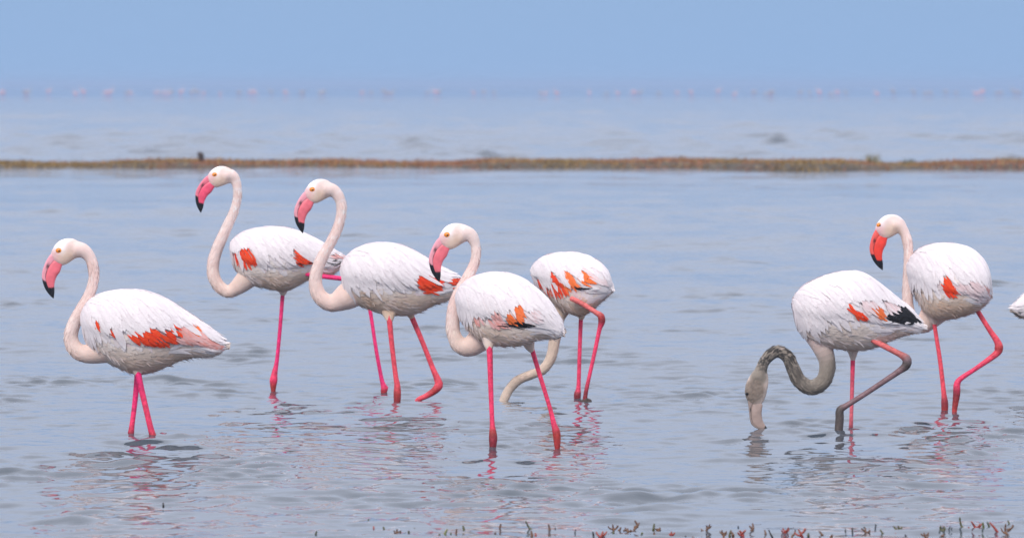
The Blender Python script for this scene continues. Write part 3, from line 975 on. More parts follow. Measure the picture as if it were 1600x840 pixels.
B1 = dict(zoom=Z1, water=688, seed=1, foot=(425, 785), belly_shade=0.75,
    label='flamingo with a long red wing stripe, standing apart with both straight legs crossed',
    up=[(211, 352), (215, 320), (228, 292), (255, 267), (305, 249), (370, 241), (440, 248), (510, 275), (580, 320), (640, 360), (700, 402), (742, 442)],
    lo=[(211, 352), (214, 400), (240, 450), (290, 498), (340, 524), (400, 545), (450, 541), (500, 525), (560, 497), (620, 484), (690, 478), (742, 442)],
    neck=[(180, 92, 32), (212, 98, 27), (238, 128, 21), (248, 175, 19), (245, 215, 19), (230, 260, 20), (204, 308, 22), (180, 355, 24), (166, 400, 26), (172, 440, 28), (202, 468, 31), (250, 468, 42), (320, 440, 62)],
    eye=(124, 95), tip=(100, 269),
    patches=[
        ([(303, 375), (340, 390), (385, 408), (398, 392), (422, 410), (438, 378), (470, 388), (495, 398), (520, 380), (545, 368), (560, 395), (560, 432), (520, 440), (460, 446), (420, 432), (360, 410), (310, 395)], 'red'),
        ([(560, 372), (590, 380), (600, 405), (590, 432), (562, 432)], 'coral'),
        ([(592, 366), (618, 368), (632, 390), (612, 398), (596, 388)], 'orange'),
        ([(600, 400), (640, 398), (680, 425), (720, 448), (715, 462), (670, 448), (600, 432)], 'coral'),
        ([(245, 350), (268, 358), (262, 364), (245, 362)], 'red')],
    legs=[dict(pts=[(410, 520, 24), (406, 570, 22), (398, 650, 19), (388, 730, 19), (383, 768, 25), (382, 786, 22)], cols=[MAG, MAG, MAG, ROSE, KNOB, KNOB], dep=0.04, thigh=[(415, 470, 55), (410, 520, 28), (408, 552, 13)]),
          dict(pts=[(408, 520, 24), (415, 570, 23), (436, 660, 21), (455, 740, 22), (464, 772, 26), (467, 786, 22)], cols=[MAG, MAG, ROSE, ROSE, RUST, RUST], dep=-0.04, thigh=[(415, 470, 55), (408, 520, 28), (410, 548, 14)])])

B2 = dict(zoom=Z2, water=609, seed=2, foot=to(Z2, z7(190, 640)), belly_shade=0.9, slope=0.0,
    label='flamingo striding with one magenta leg folded back, its tail behind another neck',
    up=[(230, 480), (236, 452), (262, 422), (300, 398), (360, 380), (430, 374), (510, 378), (580, 398), (640, 425), (700, 460), (760, 495), (815, 530)],
    lo=[(230, 480), (240, 540), (262, 595), (298, 640), (340, 664), (400, 678), (470, 692), (520, 688), (575, 662), (640, 628), (740, 612), (815, 530)],
    neck=[(205, 108, 36), (236, 112, 30), (256, 145, 25), (262, 205, 22), (248, 280, 24), (218, 350, 26), (188, 415, 28), (160, 480, 29), (140, 550, 31), (142, 615, 31), (170, 668, 31), (215, 695, 32), (262, 672, 42), (330, 610, 62)],
    eye=(150, 105), tip=(76, 296),
    bill=((0.85, 0.20, 0.27), (0.84, 0.09, 0.17), (0.012, 0.012, 0.016)),
    patches=[([(235, 497), (262, 508), (285, 480), (318, 485), (345, 530), (340, 556), (310, 560), (262, 538)], 'red'),
             ([(545, 475), (580, 500), (620, 520), (652, 546), (600, 545), (565, 556)], 'red'),
             ([(570, 548), (650, 550), (652, 562), (575, 562)], 'black'),
             ([(705, 532), (800, 546), (800, 566), (712, 552)], 'black'),
             ([(720, 510), (790, 512), (800, 532), (730, 530)], 'coral')],
    legs=[dict(pts=[to(Z2, z7(*p)) + (w,) for p, w in (((250, 40), 20), ((245, 100), 20), ((232, 270), 19), ((212, 480), 20), ((196, 570), 30), ((190, 615), 40), ((188, 650), 32))], cols=[MAG, MAG, MAG, MAG, ROSE, ROSE, RUST], dep=0.03,
               thigh=[(490, 640, 60), (492, 690, 26), (491, 714, 14)]),
          dict(pts=[(520, 590, 26), (600, 604, 26), (700, 620, 24), (800, 632, 24), (880, 650, 28), to(Z2, z7(768, 60)) + (34,), to(Z2, z7(778, 100)) + (24,), to(Z2, z7(800, 220)) + (19,), to(Z2, z7(832, 430)) + (19,), to(Z2, z7(868, 620)) + (22,), to(Z2, z7(884, 660)) + (38,), to(Z2, z7(878, 692)) + (32,)], cols=[MAG] * 9 + [MAG, ROSE, RUST], dep=-0.05)])

B3 = dict(zoom=Z3, water=629, seed=3, foot=to(Z3, z7(965, 755)), belly_shade=1.0, wing_a=(22, 98),
    label='largest pale flamingo with a bent hind leg and small red rump patches',
    up=[(306, 535), (310, 505), (328, 465), (372, 424), (430, 398), (510, 388), (590, 397), (660, 425), (730, 465), (800, 508), (870, 543), (930, 585)],
    lo=[(306, 535), (312, 600), (335, 660), (385, 700), (450, 724), (520, 746), (580, 752), (640, 750), (700, 735), (765, 700), (850, 668), (930, 585)],
    neck=[(215, 116, 42), (262, 122, 33), (292, 160, 28), (302, 205, 26), (297, 262, 26), (277, 325, 26), (247, 385, 27), (215, 440, 29), (187, 500, 31), (172, 560, 33), (176, 620, 36), (206, 668, 40), (258, 688, 46), (330, 655, 68), (400, 610, 80)],
    eye=(158, 115), tip=(105, 335),
    patches=[([(688, 568), (735, 555), (770, 570), (802, 590), (778, 630), (730, 632), (700, 612)], 'red'),
             ([(842, 575), (915, 558), (918, 588), (890, 606), (850, 592)], 'red')],
    legs=[dict(pts=[to(Z3, z7(*p)) + (w,) for p, w in (((912, 210), 30), ((916, 260), 28), ((930, 400), 25), ((952, 580), 25), ((962, 640), 30), ((963, 700), 38), ((962, 768), 32))], cols=[CORL, CORL, CORL, CORL, CORL, RUST, KNOB], dep=-0.05,
               thigh=[(545, 660, 55), (542, 730, 40), (546, 782, 17)]),
          dict(pts=[to(Z3, z7(*p)) + (w,) for p, w in (((1040, 190), 30), ((1058, 230), 28), ((1120, 375), 25), ((1185, 540), 27), ((1215, 610), 36), ((1222, 648), 44), ((1190, 684), 36), ((1140, 715), 28), ((1088, 742), 24))], cols=[CORL, CORL, CORL, CORL, CORL, CORL, RUST, CORL, CORL], dep=0.05, lean=-0.12,
               thigh=[(640, 690, 70), (652, 745, 24), (660, 768, 12)])])

B4 = dict(zoom=Z4, water=697, seed=4, foot=to(Z4, z8(425, 750)), belly_shade=0.75, slope=-0.35, ratio=0.78, neck_depth=(0.10, 0.08),
    label='flamingo on two widely set straight legs with orange dashes on its wing',
    up=[(139, 358), (145, 326), (167, 290), (212, 262), (270, 247), (330, 249), (390, 268), (440, 300), (490, 346), (525, 398), (550, 440), (563, 482)],
    lo=[(139, 358), (150, 410), (172, 452), (200, 490), (240, 520), (290, 533), (345, 535), (400, 531), (455, 512), (500, 503), (540, 503), (563, 482)],
    neck=[(160, 88, 38), (192, 96, 28), (210, 130, 21), (213, 170, 19), (204, 212, 20), (180, 262, 22), (152, 314, 24), (130, 370, 26), (121, 430, 27), (124, 485, 28), (148, 530, 34), (192, 535, 42), (250, 490, 58)],
    eye=(100, 92), tip=(66, 279),
    patches=[([(213, 418), (243, 430), (245, 444), (220, 440)], 'coral'), ([(280, 395), (300, 405), (335, 448), (312, 450), (285, 425)], 'coral'),
             ([(338, 405), (352, 405), (368, 440), (350, 442)], 'orange'), ([(370, 380), (395, 385), (398, 422), (380, 426)], 'orange'),
             ([(268, 432), (335, 450), (330, 458), (280, 456)], 'coral'), ([(415, 400), (460, 400), (460, 430), (430, 432)], 'pink'),
             ([(310, 457), (380, 437), (436, 446), (430, 454), (330, 462)], 'black')],
    legs=[dict(pts=[to(Z4, z8(*p)) + (w,) for p, w in (((398, 150), 26), ((402, 200), 24), ((408, 400), 20), ((416, 600), 19), ((420, 660), 28), ((422, 705), 34), ((420, 762), 26))], cols=[ROSE, ROSE, ROSE, ROSE, RUST, KNOB, KNOB], dep=-0.02,
               thigh=[(262, 470, 34), (264, 522, 24), (267, 552, 13)]),
          dict(pts=[to(Z4, z8(*p)) + (w,) for p, w in (((650, 160), 20), ((662, 200), 19), ((700, 325), 18), ((760, 520), 17), ((785, 620), 22), ((800, 670), 32), ((805, 752), 24))], cols=[ROSE, ROSE, ROSE, ROSE, ROSE, RUST, RUST], dep=0.05,
               thigh=[(410, 470, 36), (424, 528, 24), (437, 558, 11)])])

B5 = dict(zoom=Z4, water=627, seed=5, foot=to(Z4, z8(930, 470)), belly_shade=1.0, slope=-0.5, ratio=0.85, neck_col=(0.60, 0.47, 0.38), neck_depth=(0.0, 0.06), wing_a=(15, 98),
    label='flamingo with its head under water and bold orange wing flashes, behind another bird',
    up=[(434, 252), (445, 222), (475, 193), (522, 175), (580, 169), (640, 177), (690, 200), (728, 238), (748, 282), (760, 312)],
    lo=[(434, 252), (460, 300), (500, 345), (540, 380), (585, 405), (630, 415), (665, 400), (700, 368), (735, 335), (760, 312)],
    neck=[to(Z4, z8(478, 500)) + (18,), to(Z4, z8(492, 462)) + (19,), to(Z4, z8(520, 410)) + (19,), to(Z4, z8(570, 360)) + (18,), to(Z4, z8(640, 328)) + (18,), to(Z4, z8(715, 295)) + (19,), to(Z4, z8(765, 225)) + (21,), to(Z4, z8(787, 130)) + (22,), (540, 430, 25), (556, 385, 36), (570, 340, 50)],
    patches=[([(443, 262), (462, 268), (490, 300), (508, 326), (480, 305)], 'red'),
             ([(508, 243), (522, 248), (545, 285), (575, 318), (515, 328), (505, 325), (520, 290)], 'red'),
             ([(560, 225), (572, 230), (590, 262), (612, 270), (615, 290), (590, 300), (575, 322), (566, 300), (580, 280)], 'orange'),
             ([(630, 255), (660, 255), (680, 280), (655, 290), (635, 280)], 'orange'), ([(636, 222), (690, 235), (735, 285), (690, 285), (660, 250), (636, 250)], 'pink'),
             ([(610, 300), (650, 302), (655, 310), (612, 312)], 'black')],
    legs=[dict(pts=[to(Z4, z8(*p)) + (w,) for p, w in (((948, -30), 18), ((945, 10), 17), ((938, 200), 16), ((932, 390), 17), ((926, 435), 28), ((924, 478), 26))], cols=[ROSE, ROSE, ROSE, ROSE, KNOB, KNOB], dep=0.06,
               thigh=[(628, 370, 40), (632, 412, 18), (632, 430, 10)]),
          dict(pts=[(590, 345, 20), (640, 370, 20), (690, 402, 20), (710, 416, 28), (713, 440, 28), (704, 470, 18), (685, 560, 16), (665, 650, 15), (650, 720, 17), (646, 756, 18)], cols=[SALM, SALM, SALM, RUST, KNOB, ROSE, ROSE, ROSE, KNOB, KNOB], dep=-0.13)])

B6 = dict(zoom=Z5, water=671, seed=6, foot=(540, 780), belly_shade=0.7, juvenile=True, wing_a=(18, 98), tail_len=0.8,
    label='young flamingo with a mottled grey neck dipping its bill in the water',
    up=[(270, 215), (274, 185), (292, 148), (330, 110), (400, 75), (470, 53), (540, 44), (590, 52), (640, 80), (700, 128), (760, 178), (815, 220), (850, 258), (890, 300)],
    lo=[(270, 215), (280, 265), (300, 315), (332, 358), (375, 384), (440, 397), (520, 410), (580, 412), (640, 400), (700, 376), (760, 350), (820, 332), (860, 325), (890, 300)],
    neck=[(106, 540, 34), (118, 500, 28), (140, 453, 27), (190, 417, 28), (238, 438, 30), (265, 490, 32), (295, 550, 34), (348, 584, 36), (402, 562, 37), (426, 510, 38), (424, 450, 40), (400, 390, 48), (370, 320, 62)],
    eye=(50, 612), tip=(148, 788),
    bill_px=([(96, 490), (74, 524), (80, 580), (86, 640), (94, 700), (110, 745), (150, 775), (200, 790), (242, 779)],
             [(156, 524), (132, 550), (112, 590), (105, 640), (110, 690), (124, 730), (156, 762), (202, 780), (243, 777)],
             [(146, 520), (124, 545), (104, 588), (96, 640), (100, 692), (114, 736), (150, 768), (200, 784), (242, 778)],
             [(188, 552), (204, 572), (200, 610), (197, 645), (200, 680), (208, 710), (220, 735), (233, 757), (245, 776)]),
    head_px=([(1155 + x / 5.6, 530 + y / 5.6) for x, y in ((76, 552), (58, 510), (46, 460), (56, 390), (92, 315), (138, 256), (180, 212), (205, 200))],
             [(1155 + x / 5.6, 530 + y / 5.6) for x, y in ((76, 552), (130, 580), (192, 572), (228, 515), (250, 430), (258, 350), (246, 282), (222, 215), (205, 200))]),
    patches=[([(515, 190), (532, 198), (575, 238), (620, 240), (600, 256), (560, 252), (538, 222)], 'red'), ([(650, 205), (670, 205), (685, 240), (680, 258), (655, 242)], 'orange'),
             ([(590, 178), (648, 190), (640, 236), (600, 230)], 'pink'), ([(690, 178), (740, 200), (752, 235), (715, 232)], 'pink'),
             ([(755, 203), (788, 212), (838, 268), (800, 278), (750, 276), (708, 262), (742, 245), (768, 236)], 'blackwide')],
    legs=[dict(pts=[(548, 430, 22), (547, 480, 21), (544, 600, 19), (540, 740, 18), (538, 785, 22)], cols=[ROSE, ROSE, (0.72, 0.11, 0.16), (0.72, 0.13, 0.17), KNOB], dep=0.05, thigh=[(545, 370, 50), (548, 420, 25), (548, 458, 12)]),
          dict(pts=[(560, 318, 26), (620, 352, 27), (700, 394, 27), (770, 430, 30), (800, 452, 44), (797, 482, 42), (765, 508, 30), (700, 552, 26), (600, 618, 25), (520, 668, 27), (488, 690, 38), (486, 730, 40), (482, 782, 40)],
               cols=[SALM, SALM, SALM, (0.48, 0.13, 0.12), GREY, DGREY, GREY, GREY, GREY, GREY, DGREY, DGREY, DGREY], dep=-0.06, hang=True)])

B7 = dict(zoom=Z6, water=642, seed=7, foot=(336, 795), belly_shade=0.9, slope=-0.45, ratio=0.88, neck_depth=(0.09, 0.08), wing_a=(10, 102), tail_len=0.6,
    label='round bodied flamingo with a scarlet bill and one lifted bent leg, behind the young bird',
    up=[(196, 262), (202, 225), (226, 190), (270, 165), (340, 155), (410, 165), (460, 195), (490, 238), (505, 290), (518, 350)],
    lo=[(196, 262), (206, 310), (228, 362), (258, 412), (295, 438), (340, 442), (400, 431), (450, 412), (485, 390), (518, 350)],
    neck=[(135, 78, 32), (160, 82, 25), (183, 112, 20), (194, 160, 18), (196, 210, 18), (194, 270, 19), (192, 330, 20), (196, 395, 22), (214, 448, 26), (252, 462, 34), (300, 410, 55)],
    eye=(100, 77), tip=(95, 250), head_rot=10.0, eye_at=(138, 112), eye_out=13.0,
    bill=((0.86, 0.11, 0.09), (0.85, 0.055, 0.035), (0.012, 0.012, 0.016)),
    patches=[([(335, 285), (355, 290), (380, 325), (370, 350), (345, 346)], 'red'), ([(385, 305), (405, 310), (405, 330), (385, 325)], 'pink'),
             ([(425, 300), (480, 310), (500, 340), (512, 368), (480, 378), (440, 350)], 'pink'), ([(488, 315), (500, 322), (512, 348), (500, 345)], 'coral')],
    legs=[dict(pts=[(296, 430, 18), (298, 470, 16), (318, 600, 17), (332, 720, 19), (336, 765, 28), (336, 802, 24)], cols=[CORL, CORL, CORL, CORL, KNOB, RUST], dep=0.03, thigh=[(300, 400, 30), (297, 440, 16), (298, 462, 9)]),
          dict(pts=[(450, 385, 20), (470, 420, 19), (508, 480, 20), (538, 525, 26), (545, 552, 34), (532, 576, 26), (460, 628, 18), (400, 668, 20), (384, 690, 26), (382, 730, 28), (374, 790, 20)], cols=[CORL, CORL, CORL, CORL, RUST, CORL, ROSE, ROSE, ROSE, KNOB, RUST], dep=-0.05, hang=True)])

for b in (B1, B2, B3, B4, B5, B6, B7):
    flamingo(b)

# the bird at the right edge shows only its tail: it stands facing the other way
_s8 = 0.90
def map8(x, y):
    return (1577.0 + (358.0 - x) * _s8, 484.0 + (y - 541.0) * _s8)
B8 = dict(B1); B8.update(seed=8, water=484.0 + (688 - 541.0) * _s8, map=map8, mapscale=_s8, mirror=True,
    label='flamingo facing away from all the others, only its white tail in view',
    patches=[([(690, 462), (720, 448), (728, 456), (700, 474)], 'black')])
flamingo(B8)

# ------------------------------------------------------------------ mud clump at one foot
def clump(name, centre, size, seed, mat, label, cat, kz=0.7):
    r_ = np.random.default_rng(seed)
    bm = bmesh.new(); bmesh.ops.create_icosphere(bm, subdivisions=4, radius=1.0)
    v = np.array([vv.co[:] for vv in bm.verts])
    n_ = vnoise(v + seed, 2.2) + 0.5 * vnoise(v + seed, 5.0) + 0.3 * vnoise(v + seed, 11.0)
    v = v * (0.55 + 0.5 * n_)[:, None] * np.array(size)
    v[:, 2] = np.where(v[:, 2] < 0, v[:, 2] * 3.0, v[:, 2] * kz)
    for vv, c in zip(bm.verts, v): vv.co = c
    me = bpy.data.meshes.new(name); bm.to_mesh(me); bm.free(); me.materials.append(mat)
    me.polygons.foreach_set('use_smooth', [True] * len(me.polygons))
    o = bpy.data.objects.new(name, me); COL.objects.link(o); o.location = centre
    tag(o, label, cat)
    return o
d = dist_at(630)
p = PX(917, 630, d)
clump('mud_clump', (p.x, p.y - 0.05, -0.005), (0.030, 0.04, 0.040), 9, M_WOOD, 'small dark clump of mud round a flamingo foot', 'mud')

# ------------------------------------------------------------------ the grassy bank across the water
BANK_Y = 92.0
def bank_front(x):
    x = np.asarray(x, float)
    e = 0.25 * np.sin(x * 0.45 + 1) + 0.15 * np.sin(x * 1.3 + 0.4) + 0.08 * np.sin(x * 3.1)
    e -= 2.8 * np.exp(-((x - 4.6) / 0.9) ** 2)           # the lobe that comes forward
    return BANK_Y - 1.3 + e
def bank_height(x, y):
    x = np.asarray(x, float)
    f = bank_front(x)
    u = (y - f) / 4.2
    prof = smooth01(u, -0.03, 0.12) * (1 - smooth01(u, 0.75, 1.05))
    h = 0.062 + 0.02 * np.sin(x * 0.9) + 0.015 * np.sin(x * 2.3 + 2) + 0.075 * np.exp(-((x - 4.4) / 1.1) ** 2)
    h += 0.02 * np.exp(-((x + 0.8) / 3.0) ** 2)
    return -0.10 + prof * (h + 0.10)
def build_bank():
    xs = np.linspace(-46, 46, 900); vv = np.linspace(-0.06, 1.08, 34)
    Xg, U = np.meshgrid(xs, vv, indexing='ij')
    Yg = bank_front(Xg.ravel()) + U.ravel() * 4.2
    Zg = bank_height(Xg.ravel(), Yg) + 0.02 * (vnoise(np.stack([Xg.ravel(), Yg, Yg * 0], 1), 4.0) - 0.5)
    Zg[np.isclose(U.ravel(), vv[0]) | np.isclose(U.ravel(), vv[-1])] = BED_Z
    P = np.stack([Xg.ravel(), Yg, Zg], 1)
    n = len(vv)
    f = [(i * n + j, (i + 1) * n + j, (i + 1) * n + j + 1, i * n + j + 1) for i in range(len(xs) - 1) for j in range(n - 1)]
    o = mesh_obj('mud_bank', P, f, M_MUD)
    tag(o, 'long low mud bank lying across the lagoon', kind='structure')
build_bank()

def blades(P, height, width, colr, lean, r_):
    """bent blades: 3 rows of 2 vertices"""
    n = len(P)
    ang = r_.uniform(0, 2 * math.pi, n); wx, wy = np.cos(ang), np.sin(ang)
    la = r_.uniform(0, 2 * math.pi, n)
    V = []
    for s, wk in ((0, 1.0), (0.55, 0.85), (1.0, 0.25)):
        c = P + np.stack([np.cos(la) * lean * s * s * height, np.sin(la) * lean * s * s * height, height * s], 1)
        o_ = np.stack([wx * width * wk * 0.5, wy * width * wk * 0.5, np.zeros(n)], 1)
        V += [c - o_, c + o_]
    V = np.stack(V, 1)
    f = np.array([(0, 1, 3, 2), (2, 3, 5, 4)])
    F_ = (f[None] + (np.arange(n) * 6)[:, None, None]).reshape(-1, 4)
    return V.reshape(-1, 3), F_, np.repeat(colr, 6, axis=0)

def turf_colour(x, y, r_):
    n = len(x)
    q = vnoise(np.stack([x, y * 0.5, x * 0], 1), 1.1) * 0.65 + vnoise(np.stack([x, y, x * 0], 1), 4.0) * 0.35 + r_.normal(0, 0.09, n)
    redd = np.array((0.40, 0.135, 0.075)); brown = np.array((0.40, 0.20, 0.075)); green = np.array((0.24, 0.20, 0.04)); straw = np.array((0.55, 0.38, 0.17))
    c = np.where((q < 0.44)[:, None], redd, np.where((q < 0.56)[:, None], brown, green))
    c = c * 0.55 + np.array((0.42, 0.19, 0.06)) * 0.45
    st = r_.random(n) < 0.14
    c = np.where(st[:, None], straw, c)
    return c * r_.uniform(0.5, 1.0, n)[:, None]

def build_turf():
    r_ = np.random.default_rng(5)
    n = 44000
    x = np.where(r_.random(n) < 0.7, r_.uniform(-12, 12, n), r_.uniform(-44, 44, n))
    u = r_.uniform(0.03, 0.93, n) ** 1.25
    y = bank_front(x) + u * 4.2
    zz = bank_height(x, y) - 0.012
    h = r_.uniform(0.025, 0.075, n) * (0.55 + 0.5 * vnoise(np.stack([x, y, x * 0], 1), 1.7) + 0.7 * vnoise(np.stack([x + 9, y, x * 0], 1), 4.0) ** 2)
    P = np.stack([x, y, zz], 1)
    V, f, c = blades(P, h, r_.uniform(0.010, 0.022, n), turf_colour(x, y, r_), r_.uniform(0.1, 0.7, n), r_)
    o = mesh_obj('saltmarsh_turf', V, f, M_TURF, cols=c, smooth=False)
    tag(o, 'low red and green glasswort turf covering the bank', 'turf', kind='stuff')
build_turf()

def tuft(px, py_top, dep_extra, colr, seed, label, n=60, spread=0.16, hgt=0.16):
    r_ = np.random.default_rng(seed)
    x0 = (px - 800) * (BANK_Y + dep_extra) / F
    y0 = BANK_Y + dep_extra
    zb = float(bank_height(np.array([x0]), np.array([y0]))[0])
    zb = max(zb, BED_Z) - 0.01 if zb > -0.05 else BED_Z
    top = CAM_H - (py_top - Y_HOR) * y0 / F
    hh = (top - zb)
    x = r_.normal(0, spread, n); y = r_.normal(0, spread, n)
    P = np.stack([x, y, np.zeros(n)], 1)
    h = hh * r_.uniform(0.55, 1.05, n) * np.exp(-(x / spread / 2.2) ** 2)
    c = np.array(colr) * r_.uniform(0.6, 1.4, (n, 1))
    V, f, cc = blades(P, h, r_.uniform(0.008, 0.016, n), c, r_.uniform(0.1, 0.6, n), r_)
    o = mesh_obj('grass_tuft', V, f, M_TURF, cols=cc, smooth=False)
    o.location = (x0, y0, zb)
    tag(o, label, 'grass', 'grass tufts on the bank')
tuft(1362, 238, 0.6, (0.22, 0.19, 0.09), 11, 'grey green grass tuft rising above the bank, tallest of all', 80, 0.10)
tuft(1225, 240, 0.2, (0.30, 0.12, 0.05), 12, 'reddish tuft crowning the lobe of the bank', 90, 0.35)
tuft(660, 244, 0.3, (0.28, 0.14, 0.06), 13, 'brown tuft midway along the low bank', 60, 0.25)
tuft(115, 239, 3.2, (0.17, 0.17, 0.09), 14, 'sparse green tuft standing in water behind the bank', 26, 0.22)
tuft(165, 240, 3.2, (0.17, 0.17, 0.09), 15, 'second sparse green tuft in water behind the bank', 26, 0.25)
tuft(1420, 246, 0.6, (0.15, 0.14, 0.06), 16, 'short olive tuft on the bank beside the tallest tuft', 60, 0.09)
tuft(945, 245, 0.4, (0.32, 0.16, 0.07), 17, 'rust coloured low tuft on the thin part of the bank', 40, 0.3)

# stump on the bank
x0 = (315 - 800) * 91.6 / F
zb = float(bank_height(np.array([x0]), np.array([91.6]))[0])
pth = np.array([(0, 0, -0.03), (0.0, 0, 0.03), (-0.01, 0, 0.075), (-0.035, 0, 0.115), (-0.06, 0, 0.125)])
v, f = tube(spline(pth, 16), np.interp(np.linspace(0, 1, 16), [0, 0.3, 0.6, 1], [0.042, 0.05, 0.036, 0.018]), 12)
v = v * (0.9 + 0.25 * vnoise(v, 25))[:, None]
so = mesh_obj('stump', v, f, M_WOOD); so.location = (x0, 91.6, zb + 0.03)
tag(so, 'small dark stump with a crooked top standing on the bank', 'stump')

# ------------------------------------------------------------------ glasswort stems in the near shallows
PLANT = {'red': ((0.36, 0.030, 0.028), (0.27, 0.06, 0.035)), 'olive': ((0.13, 0.125, 0.045), (0.07, 0.07, 0.035)),
         'green': ((0.20, 0.21, 0.06), (0.11, 0.13, 0.04)), 'brown': ((0.24, 0.115, 0.055), (0.10, 0.05, 0.035)), 'dark': ((0.05, 0.042, 0.04), (0.03, 0.028, 0.03))}
def bead_tube(path, r0, nb, r_):
    """jointed succulent stem: swollen segments with pinched nodes"""
    n = nb * 5
    p = spline(path, n + 1)
    s = np.linspace(0, 1, n + 1)
    rad = r0 * (1 - 0.45 * s ** 2) * (0.74 + 0.30 * np.abs(np.sin(math.pi * s * nb)) ** 0.7)
    rad[-1] *= 0.5
    return tube(p, rad, 8)
def stem(bx, by, tx, ty, colr, shape, wpx=4.6):
    r_ = np.random.default_rng(int(bx * 7 + by * 13))
    D = dist_at(min(by, 846.0))
    b = np.array(PX(bx, by, D)); t_ = np.array(PX(tx, ty, D))
    root_ = np.array((b[0] - (t_[0] - b[0]) * 0.4, D, -0.08))
    L_ = np.linalg.norm(t_ - b)
    rad = wpx * 0.5 * D / F * r_.uniform(0.85, 1.15)
    mid = (b + t_) / 2 + np.array((r_.uniform(-0.12, 0.12) * L_, r_.uniform(-0.01, 0.01), 0))
    if shape == 'curl':
        mid = (b + t_) / 2 + np.array((0.28 * L_, 0, 0))
    V, f = bead_tube(np.array([root_, b, mid, t_]), rad, max(3, int(L_ / 0.011) + 3), r_)
    n_br = {'fork': 3, 'curl': 1}.get(shape, 0)
    for k in range(n_br):
        u = r_.uniform(0.25, 0.6); st_ = b * (1 - u) + t_ * u
        sgn = -1 if k % 2 else 1
        en = st_ + np.array((sgn * r_.uniform(0.35, 0.6) * L_, r_.uniform(-0.012, 0.012), r_.uniform(0.3, 0.55) * L_))
        v2, f2 = bead_tube(np.array([st_, (st_ + en) / 2 + np.array((sgn * 0.08 * L_, 0, -0.05 * L_)), en]), rad * 0.8, 3, r_)
        o_ = len(V); V = np.vstack([V, v2]); f = f + [tuple(i + o_ for i in q) for q in f2]
    c1, c2 = (np.array(c) for c in PLANT[colr])
    k = np.clip((V[:, 2] - b[2]) / (t_[2] - b[2] + 1e-3) + r_.normal(0, 0.15, len(V)), 0, 1)[:, None]
    base_ = np.array((root_[0], D, -0.08))
    o = mesh_obj('glasswort_stem', V, f, M_PLANT, None, c1 * (1 - k) + c2 * k, loc=base_)
    o.location = base_
    hgt, run = t_[2] - b[2], abs(t_[0] - b[0])
    pose = 'lying' if run > 1.6 * hgt else 'leaning' if run > 0.42 * hgt else 'upright'
    size = 'long' if L_ > 0.045 else 'stubby' if L_ < 0.016 else 'short'
    kinds = {'fork': '%s branching' % size, 'curl': '%s curled' % size, 'straight': '%s %s' % (size, pose)}
    cn = {'red': 'dark red', 'olive': 'olive', 'green': 'pale green', 'brown': 'brown', 'dark': 'blackish'}[colr]
    tag(o, '%s %s glasswort stem poking out of the near water' % (kinds[shape], cn), 'plant', '%s %s glasswort stems' % (kinds[shape], cn))

